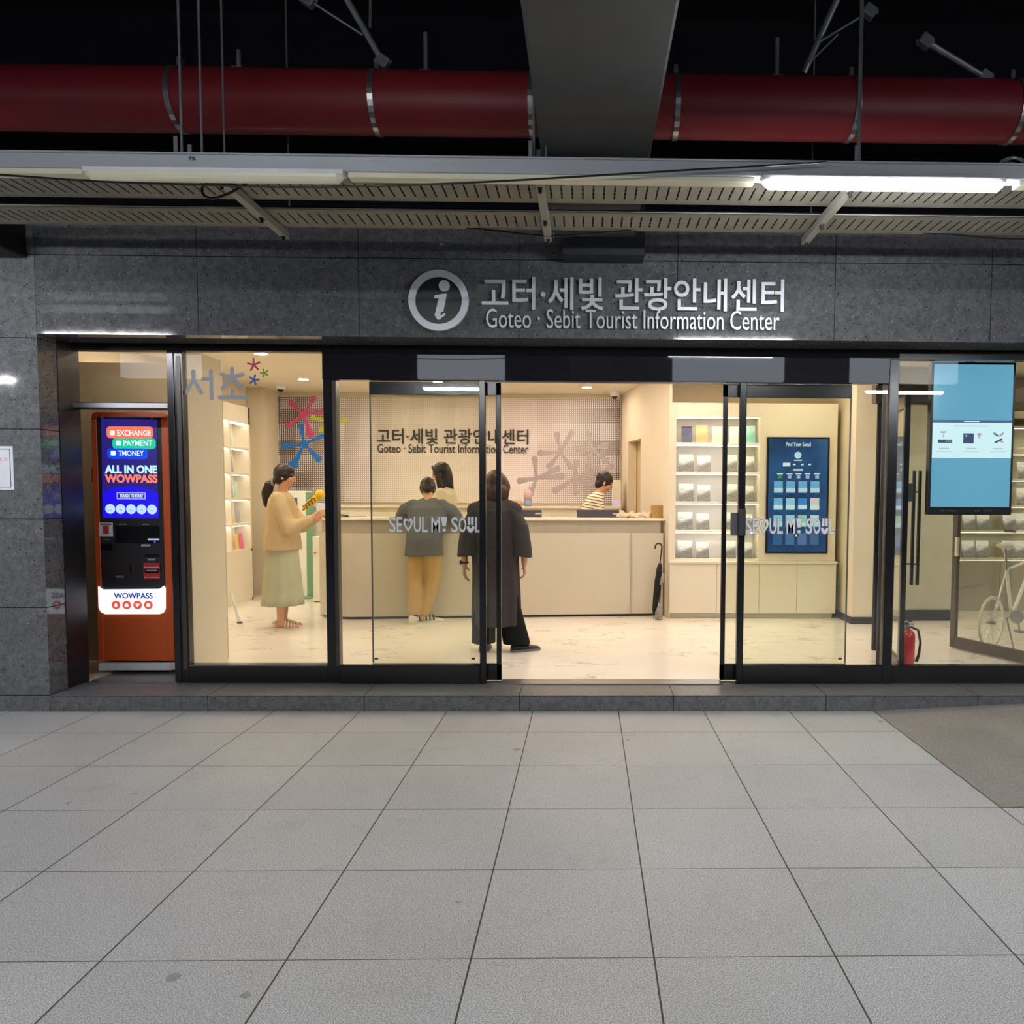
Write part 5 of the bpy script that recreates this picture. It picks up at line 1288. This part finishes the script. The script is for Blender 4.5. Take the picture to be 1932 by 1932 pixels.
# ---- umbrellas against the counter
def umbrella(px, py, topx, topy, Y, lab, mat, hook=True, open_=0.03):
    g_ = at(px, py, Y); g_.z = STEP; tp_ = at(topx, topy, Y+.12)
    t_ = thing('umbrella', tuple(g_), lab, 'umbrella'); d = tp_-g_; L = d.length; d.normalize(); f = lambda u: g_+d*(L*u)
    MB().tube([f(0), f(.06)], [.004, .007], 8).build('tip', STEEL, t_)
    us = [0.05, .12, .3, .5, .66, .72]; rs = [.010, .022, .032, .034, .026, .012]
    mb = MB(); R_ = []
    for u, r in zip(us, rs): R_.append([f(u)+Vector((r*(1+.28*math.sin(5*a_+u*5))*math.cos(a_), r*(1+.28*math.sin(5*a_+u*5))*math.sin(a_), 0)) for a_ in [2*PI*j/30 for j in range(30)]])
    mb.loft(R_).build('canopy', mat, t_, smooth=True)
    MB().tube([f(.70), f(.86)], .007, 8).build('shaft', BLKP, t_)
    if hook:
        c0 = f(.86); pts = [c0]+[f(.93)+Vector((-.038+.038*math.cos(a_), 0, .038*math.sin(a_)*1.1)) for a_ in [PI*j/8 for j in range(9)]]+[f(.93)+Vector((-.076, 0, -.02))]
        MB().tube(pts, .0095, 10).build('handle', M('handle_dark', (46, 36, 34), .3), t_, smooth=True)
    else: MB().tube([f(.86), f(1)], .014, 10).build('handle', BLKP, t_)
    return t_
UMB = cloth('umbrella_black', (40, 38, 40), .8, .5)
umbrella(1233, 1168, 1250, 1022, 8.62, 'long black umbrella with a hooked handle leaning on the counter', UMB)
g_ = at(1243, 1168, 8.56)
uc = thing('folded_umbrella', (g_.x, 8.62, STEP), 'short silver patterned umbrella hanging upside down on a black strap beside the black one', 'umbrella')
f = lambda px, py: at(px, py, 8.56)
SILV = cloth('umbrella_silver', (176, 168, 160), .45, .5, 26)
mb = MB(); mb.tube([f(1242.5, 1168), f(1243, 1155), f(1244, 1146), f(1244.5, 1138)], [.045, .040, .024, .012], 14); mb.build('folded_canopy', SILV, uc, smooth=True)
MB().tube([f(1244.5, 1138), f(1247, 1100)], .006, 8).build('shaft', BLKP, uc)
mb = MB(); mb.tube([f(1247, 1104), f(1250, 1092), f(1251, 1082)], [.018, .022, .012], 10); mb.build('sleeve', SILV, uc, smooth=True)
# sign-stand foot peeking out at left
p0 = onz(452, 1176, STEP); p1 = at(436, 1118, p0.y+.12)
es = thing('folding_stand', tuple(p0), 'white leg of a folding stand behind the booth wall', 'stand')
MB().bar((p0.x, p0.y, STEP+.012), p1, .022, .03).build('leg', WHITEP, es, bevel=.003); MB().box(p0.x-.02, p0.x+.025, p0.y-.02, p0.y+.02, STEP, STEP+.02).build('foot', GREYP, es, bevel=.003)
# white and green information machine behind the woman
Yk = 10.25
a, b = at(540, 1118, Yk), at(576, 926, Yk)
im = thing('information_kiosk', ((a.x+b.x)/2, Yk+.15, STEP), 'tall white machine with a green side behind the woman in the cream sweater', 'kiosk')
B(a.x, b.x, Yk, Yk+.26, STEP+.03, b.z).build('casing', M('kiosk_white', (238, 240, 228), .35), im, bevel=.012, seg=2)
B(b.x-.004, b.x+.014, Yk+.012, Yk+.27, STEP+.02, b.z-.02).build('side_panel', M('kiosk_green', (120, 178, 142), .4), im, bevel=.006)
B(a.x-.02, b.x+.05, Yk-.03, Yk+.30, STEP, STEP+.03).build('base', M('kiosk_green', (120, 178, 142), .4), im, bevel=.006)
c0, c1 = at(547, 958, Yk), at(561, 939, Yk); B(c0.x, c1.x, Yk-.004, Yk+.002, c0.z, c1.z).build('display', M('display_grey', (96, 104, 108), .2), im)
a, b = at(591, 1116, 9.9), at(601, 1012, 9.9)
wc = thing('white_appliance', ((a.x+b.x)/2, 9.95, STEP), 'narrow white cabinet with tiny red buttons beside the counter end', 'appliance')
B(a.x, b.x+.1, 9.9, 10.12, STEP+.01, b.z).build('casing', M('kiosk_white', (238, 240, 228), .35), wc, bevel=.006)
c0 = at(594, 1043, 9.9); MB().prism(circ(c0.x, c0.z, .012, 12), 9.896, 9.9).prism(circ(c0.x+.03, c0.z+.004, .008, 12), 9.896, 9.9).build('buttons', M('button_red', (190, 60, 60), .5), wc)
B(a.x, a.x+.1, 9.93, 10.0, STEP, STEP+.01).build('foot', BLKP, wc)
# small black cable on the floor there
tag(MB().tube([onz(578, 1112, STEP+.006), onz(586, 1109, STEP+.006), onz(592, 1112, STEP+.006), onz(600, 1118, STEP+.006)], .007, 6).build('floor_cord', BLKP, None, smooth=True), 'black cord on the floor beside the white and green machine', 'cord')

# ================================================================== RIGHT END
# hanging display
TVY = 6.0
a, b = at(1749.5, 971, TVY), at(1918, 684, TVY); a.x += .004
tv = thing('hanging_display', ((a.x+b.x)/2, TVY, a.z), 'large upright display with a blue screen hanging behind the right window', 'screen')
B(a.x, b.x, TVY, TVY+.06, a.z, b.z).build('casing', M('display_black', (16, 18, 30), .3), tv, bevel=.003)
xm = (a.x+b.x)/2; MB().box(xm-.03, xm+.03, TVY+.06, TVY+.09, b.z-.4, CEIL).box(xm-.1, xm+.1, TVY+.04, TVY+.11, CEIL-.01, CEIL).build('ceiling_mount', BLKP, tv)
def tvp(name, x0, z0, x1, z1, mat, d=.002, par=None):  # fractions of the visible picture
    X0, X1, Z0, Z1 = a.x+.018, b.x-.020, a.z+.062, b.z-.018
    return B(X0+(X1-X0)*x0, X0+(X1-X0)*x1, TVY-d, TVY-d+.0012, Z0+(Z1-Z0)*z0, Z0+(Z1-Z0)*z1).build(name, mat, par or tv)
t = NT('display_blue'); t.fin((.01, .01, .01, 1), .12); n = t.noise(1.2, 2)
t.l.new(t.mix(n, srgb(92, 158, 196), srgb(116, 184, 214)), t.b.inputs['Emission Color']); t.b.inputs['Emission Strength'].default_value = .95
pic = tvp('picture', 0, 0, 1, 1, t.m, .0008)
tvp('title_band', 0, .594, 1, .612, EM('tv_navy', (52, 90, 150), .9), .002, pic)
tvp('white_band', 0, .346, 1, .594, EM('tv_white', (206, 240, 250), 1.05), .002, pic)
def tvt(body, cx, cz, w_, h_, mat, bold=.0):
    X0, X1, Z0, Z1 = a.x+.018, b.x-.020, a.z+.062, b.z-.018; x = X0+(X1-X0)*cx; z = Z0+(Z1-Z0)*cz
    return B(x-w_/2, x+w_/2, TVY-.0035, TVY-.0022, z-h_/2, z+h_/2).build(body, mat, pic)
TG = EM('tv_grey', (140, 165, 185), .8); TN = EM('tv_dark', (46, 72, 120), .8); TW = EM('tv_white2', (235, 245, 250), 1.0)
tvt('title_bar', .49, .603, .12, .007, TW); tvt('subtitle_bar', .49, .57, .26, .004, TG)
for cx in (.15, .49, .83): tvt('caption_bar', cx, .412, .075, .005, TG); tvt('caption_bar', cx, .392, .13, .004, EM('tv_pale', (180, 205, 215), .9))
tvt('socket_icon', .16, .463, .112, .026, TN)
for k in range(4): tvt('socket_dot', .175+.024*k, .463, .009, .009, TW)
tvt('square_icon', .455, .484, .082, .078, TN); tvt('square_mark', .425, .502, .012, .012, TW)
tvt('plug_icon', .59, .512, .030, .020, EM('tv_rose', (190, 170, 190), .9)); tvt('plug_icon', .59, .495, .010, .026, EM('tv_rose', (190, 170, 190), .9))
tvt('umbrella_icon', .135, .527, .044, .012, EM('tv_rose', (190, 170, 190), .9)); tvt('umbrella_icon', .135, .505, .005, .034, EM('tv_rose', (190, 170, 190), .9))
X0, X1, Z0, Z1 = a.x+.018, b.x-.020, a.z+.062, b.z-.018
for (cx, cz, r0, sx_, col) in ((.80, .512, .6, 1, (60, 130, 140)), (.87, .512, -.7, 1, (190, 165, 215)), (.835, .468, -.45, 1.6, (46, 60, 120)), (.875, .463, .3, .5, (215, 180, 90))):
    x_, z_ = X0+(X1-X0)*cx, Z0+(Z1-Z0)*cz; v = Vector((math.cos(r0), -math.sin(r0)))*.016*sx_
    MB().stroke((x_-v.x, z_-v.y), (x_+v.x, z_+v.y), .014, TVY-.0038, TVY-.0022).build('arrow_icon', EM('tv_%d' % col[0], col, .85), pic)
mb = MB()
for k, (u0, u1) in enumerate(((.15, .2), (.22, .34), (.56, .62), (.66, .76))): mb.box(a.x+(b.x-a.x)*u0, a.x+(b.x-a.x)*u1, TVY-.001, TVY+.001, a.z+.028, a.z+.034)
mb.build('brand_strip', M('strip_grey', (110, 112, 120), .5), tv)
# glass door leaf seen nearly edge-on, with long pull handles
def gleaf(name, p0, p1, z1, lab, stile=.05, base=.12, head=.16, mat=BLACK, g='open glass doors of the side hall'):
    p0, p1 = Vector(p0), Vector(p1); d = (p1-p0).normalized(); up = Vector((0, 0, 1)); z0_ = STEP+.012
    t_ = thing(name, ((p0.x+p1.x)/2, (p0.y+p1.y)/2, STEP), lab, 'door', g)
    mb = MB(); Rm = Matrix((d, Vector((-d.y, d.x, 0)), up)).transposed(); Lh = (p1-p0).length; mid = (p0+p1)/2
    for q0, w_ in ((stile/2, stile), (Lh-stile/2, stile)): c = p0+d*q0; mb.obox((c.x, c.y, (z0_+z1)/2), (w_, .04, z1-z0_), Rm)
    mb.obox((mid.x, mid.y, z0_+base/2), (Lh, .04, base), Rm).obox((mid.x, mid.y, z1-head/2), (Lh, .04, head), Rm)
    mb.build('frame', mat, t_, bevel=.002)
    MB().obox((mid.x, mid.y, (z0_+z1)/2), (Lh-2*stile+.004, .010, z1-z0_-base-head+.02), Rm).build('glass', CLEAR, t_)
    return t_, d, Rm
dl, d, Rm = gleaf('glass_door', (2.475, 5.95, 0), (2.63, 6.80, 0), 2.30, 'black framed glass door leaf with long pull handles, seen nearly edge-on', .06, .10, .10)
for k, (px, Y_, off) in enumerate(((1722, 6.10, 0), (1733, 6.10, 0))):
    X_ = at(px, 1000, Y_).x; z0_, z1_ = at(px, 1104, Y_).z, at(px, 888, Y_).z
    mb = MB().box(X_-.011, X_+.011, Y_-.012, Y_+.012, z0_, z1_)
    for zz_ in (z0_+.17, z1_-.17): mb.bar((2.51, Y_+.02, zz_), (X_, Y_, zz_), .012)
    mb.build('pull_handle', BLKP, dl, bevel=.002)
X_ = at(1715, 930, 6.08).x; B(X_-.03, X_+.03, 6.07, 6.12, at(1715, 946, 6.08).z, at(1715, 912, 6.08).z).build('lock_case', DKGREY, dl, bevel=.003)
# second leaf standing open with the bicycle behind
BRZ = M('door_bronze', (92, 84, 78), .4, .2)
dl2, d2_, Rm2 = gleaf('glass_door', (3.375, 7.01, 0), (3.86, 5.80, 0), 2.42, 'bronze framed glass door leaf standing open at the right end, in front of the bicycle', .055, .10, .12, BRZ)
c = Vector((3.375, 7.01, 0))+d2_*.03
MB().obox((c.x-.01, c.y-.03, (at(1808, 1048, 7.0).z+at(1808, 1014, 7.0).z)/2), (.03, .03, .17), Rm2).build('handle_plate', M('plate_cream', (222, 216, 196), .4), dl2, bevel=.003)
# closing beam over the leaves
tag(MB().bar((2.56, 6.9, 2.43), (3.40, 7.05, 2.43), .07, .18).build('door_header', BRZ, None), 'brown header beam above the open door leaves behind the hanging display', 'beam')
tag(MB().tube([(2.62, 6.9, STEP), (2.62, 6.9, 2.36)], .028, 12).build('door_post', BLACK, None), 'black post carrying the header beam beside the edge-on door leaf', 'post')
# white reading cabinet behind with booklets
RY = 8.9
rc = thing('booklet_cabinet', (4.9, RY, STEP), 'pale booklet cabinet with open shelves behind the right window', 'cabinet')
X0, X1 = at(1806, 1000, RY).x, 6.2
rz = [at(1870, y, RY).z for y in (1055, 1003, 955, 905, 855, 805, 755)]
MB().box(X0, X1, RY+.02, 9.3, STEP, rz[0]-.02).box(X0, X0+.03, RY, 9.3, STEP, 2.5).box(X0, X1, 9.22, 9.3, STEP, 2.5).box(X0, X1, RY, 9.3, 2.42, 2.5).build('carcass', M('cabinet_pale', (214, 208, 184), .5), rc)
for k in range(4): B(X0+.03+k*.5, X0+.525+k*.5, RY+.008, RY+.02, STEP+.06, rz[0]-.03).build('cabinet_door', M('cabinet_grey', (150, 145, 128), .5), rc, bevel=.002)
for z in rz: B(X0+.03, X1, RY, 9.22, z-.012, z+.01).build('shelf', M('cabinet_pale', (214, 208, 184), .5), rc)
for z in rz[:6]: B(X0+.05, X1, RY+.06, RY+.08, z-.018, z-.012).build('light_strip', EM('hall_led', (255, 246, 225), LED_POWER*.4), rc)
for r, (z, nmz) in enumerate(((rz[0], 'lowest'), (rz[1], 'second lowest'), (rz[2], 'third lowest'), (rz[3], 'fourth lowest'))):
    for k, px in enumerate((1826, 1853, 1902, 1926)):
        if r > 1 and k < 3: continue
        X = at(px, 1000, RY+.12).x
        booklet((X, RY+.08, z+.01), CVL, 'grey booklet on the %s visible shelf behind the right window, %s' % (nmz, ('leftmost', 'second from left', 'third from left', 'rightmost')[k]), 'booklets behind the right window', 1.0, 1.0)
# fire extinguisher
p = onz(1699, 1254, STEP); ex, ey = p.x+.005, 6.20
fe = thing('fire_extinguisher', (ex, ey, STEP), 'red fire extinguisher with a black hose on the floor behind the right window', 'fire extinguisher')
REDX = M('extinguisher_red', (196, 30, 40), .25, 0, .5, .03, 5, 0, .4)
c = at(1699, 1188, ey)
H_ = c.z-STEP
MB().lathe([(.001, 0), (.058, 0), (.064, .012), (.064, H_-.05), (.058, H_-.022), (.040, H_-.004), (.020, H_+.008), (.018, H_+.02)], (ex, ey, STEP), 28).build('cylinder', REDX, fe, smooth=True)
MB().lathe([(.021, H_+.012), (.021, H_+.04), (.012, H_+.045)], (ex, ey, STEP), 16).box(ex-.012, ex+.045, ey-.012, ey+.012, STEP+H_+.012, STEP+H_+.032).build('valve', STEEL, fe)
MB().bar((ex-.02, ey, STEP+H_+.05), (ex+.055, ey, STEP+H_+.045), .018, .008).bar((ex-.02, ey, STEP+H_+.05), (ex+.05, ey, STEP+H_+.08), .018, .008).build('lever', BLKP, fe, bevel=.002)
MB().tube([(ex+.03, ey-.01, STEP+H_+.022), (ex+.085, ey-.015, STEP+H_-.0), (ex+.105, ey-.02, STEP+H_-.10), (ex+.095, ey-.02, STEP+H_-.20), (ex+.075, ey-.02, STEP+H_-.26)], [.010, .010, .010, .011, .014], 10).build('hose', BLKP, fe, smooth=True)
MB().tube([(ex-.045, ey, STEP+H_-.01), (ex-.03, ey, STEP+H_+.06)], .010, 8).build('pin_tag', M('tag_white', (220, 214, 210), .5), fe)

# ---- white bicycle behind the open leaf
BW = M('bicycle_white', (226, 224, 206), .35, 0, .5); BT = M('tyre_pale', (200, 196, 176), .6)
bc = onz(1890, 1234, STEP); by = bc.y+.25
bi = thing('bicycle', (bc.x+.3, by, STEP), 'white bicycle parked behind the open glass door at the right edge', 'bicycle')
rw = .245
dv = Vector((.80, .60, 0)).normalized()
def wheel(c):
    N = 36; s_ = dv; mb = MB(); ringp = [c+s_*(rw-.012)*math.cos(2*PI*k/N)+Vector((0, 0, (rw-.012)*math.sin(2*PI*k/N))) for k in range(N+1)]
    mb.tube(ringp, .012, 8, False); w_ = mb.build('wheel', BT, bi, smooth=True)
    MB().tube([c+(p_-c)*.935 for p_ in ringp], .006, 6, False).build('rim', BW, w_, smooth=True)
    mb = MB()
    for k in range(14): a_ = 2*PI*k/14; mb.tube([c, c+s_*(rw-.02)*math.cos(a_)+Vector((0, 0, (rw-.02)*math.sin(a_)))], .0016, 4)
    side = Vector((-dv.y, dv.x, 0)); mb.tube([c-side*.04, c+side*.04], .016, 10); mb.build('spokes', STEEL, w_)
c1 = Vector((bc.x+.02, by-.02, STEP+rw)); c2 = c1+dv*1.0
wheel(c1); wheel(c2)
bb = c1+dv*.40+Vector((0, 0, .02)); seat = c1+dv*.22+Vector((0, 0, .62)); hd_ = c1+dv*.84+Vector((0, 0, .55)); st0 = seat.lerp(bb, .25)
MB().tube([bb, st0], .016, 8).tube([bb, hd_], .018, 8).tube([st0, hd_], .014, 8).tube([c1, bb], .010, 8).tube([c1, st0], .008, 8).tube([hd_+Vector((0, 0, .06)), hd_, hd_+Vector((0, 0, -.12))], .018, 8).build('frame', BW, bi, smooth=True)
MB().tube([hd_+Vector((0, 0, -.1)), c2], .012, 8).build('fork', BW, bi)
MB().tube([st0, seat+Vector((0, 0, .06))], .012, 8).build('seat_post', STEEL, bi)
mb = MB(); mb.sph(seat+Vector((0, 0, .08))-dv*.03, (.07, .06, .026), 14, 8); caps(mb, seat+Vector((0, 0, .08)), .03, seat+Vector((0, 0, .075))+dv*.14, .016, 8)
blob('saddle', mb, M('saddle_pale', (214, 208, 190), .5), bi, .008, 2)
side = Vector((-dv.y, dv.x, 0)); hb = hd_+Vector((0, 0, .26))
MB().tube([hd_+Vector((0, 0, .05)), hb], .013, 8).tube([hb-side*.26+dv*(-.04), hb-side*.1, hb+side*.1, hb+side*.26+dv*(-.04)], .011, 8).build('handlebar', BW, bi, smooth=True)
for sg_ in (-1, 1): MB().tube([hb+side*sg_*.17-dv*.02, hb+side*sg_*.27-dv*.045], .016, 8).build('grip', M('grip', (90, 84, 76), .6), bi)
MB().lathe([(.001, -.004), (.065, -.004), (.065, .004), (.001, .004)], tuple(bb-side*.05), 24, 'y').build('chainring', STEEL, bi)
MB().tube([bb-side*.05, bb-side*.06+Vector((.02, 0, -.13))], .009, 6).box(bb.x-side.x*.06-.02, bb.x-side.x*.06+.06, bb.y-side.y*.06-.05, bb.y-side.y*.06+.03, bb.z-.145, bb.z-.125).build('crank', STEEL, bi)
# kickstand
MB().tube([bb-dv*.1, c1+dv*.1-side*.16+Vector((0, 0, -rw+.01))], .008, 6).build('kickstand', STEEL, bi)
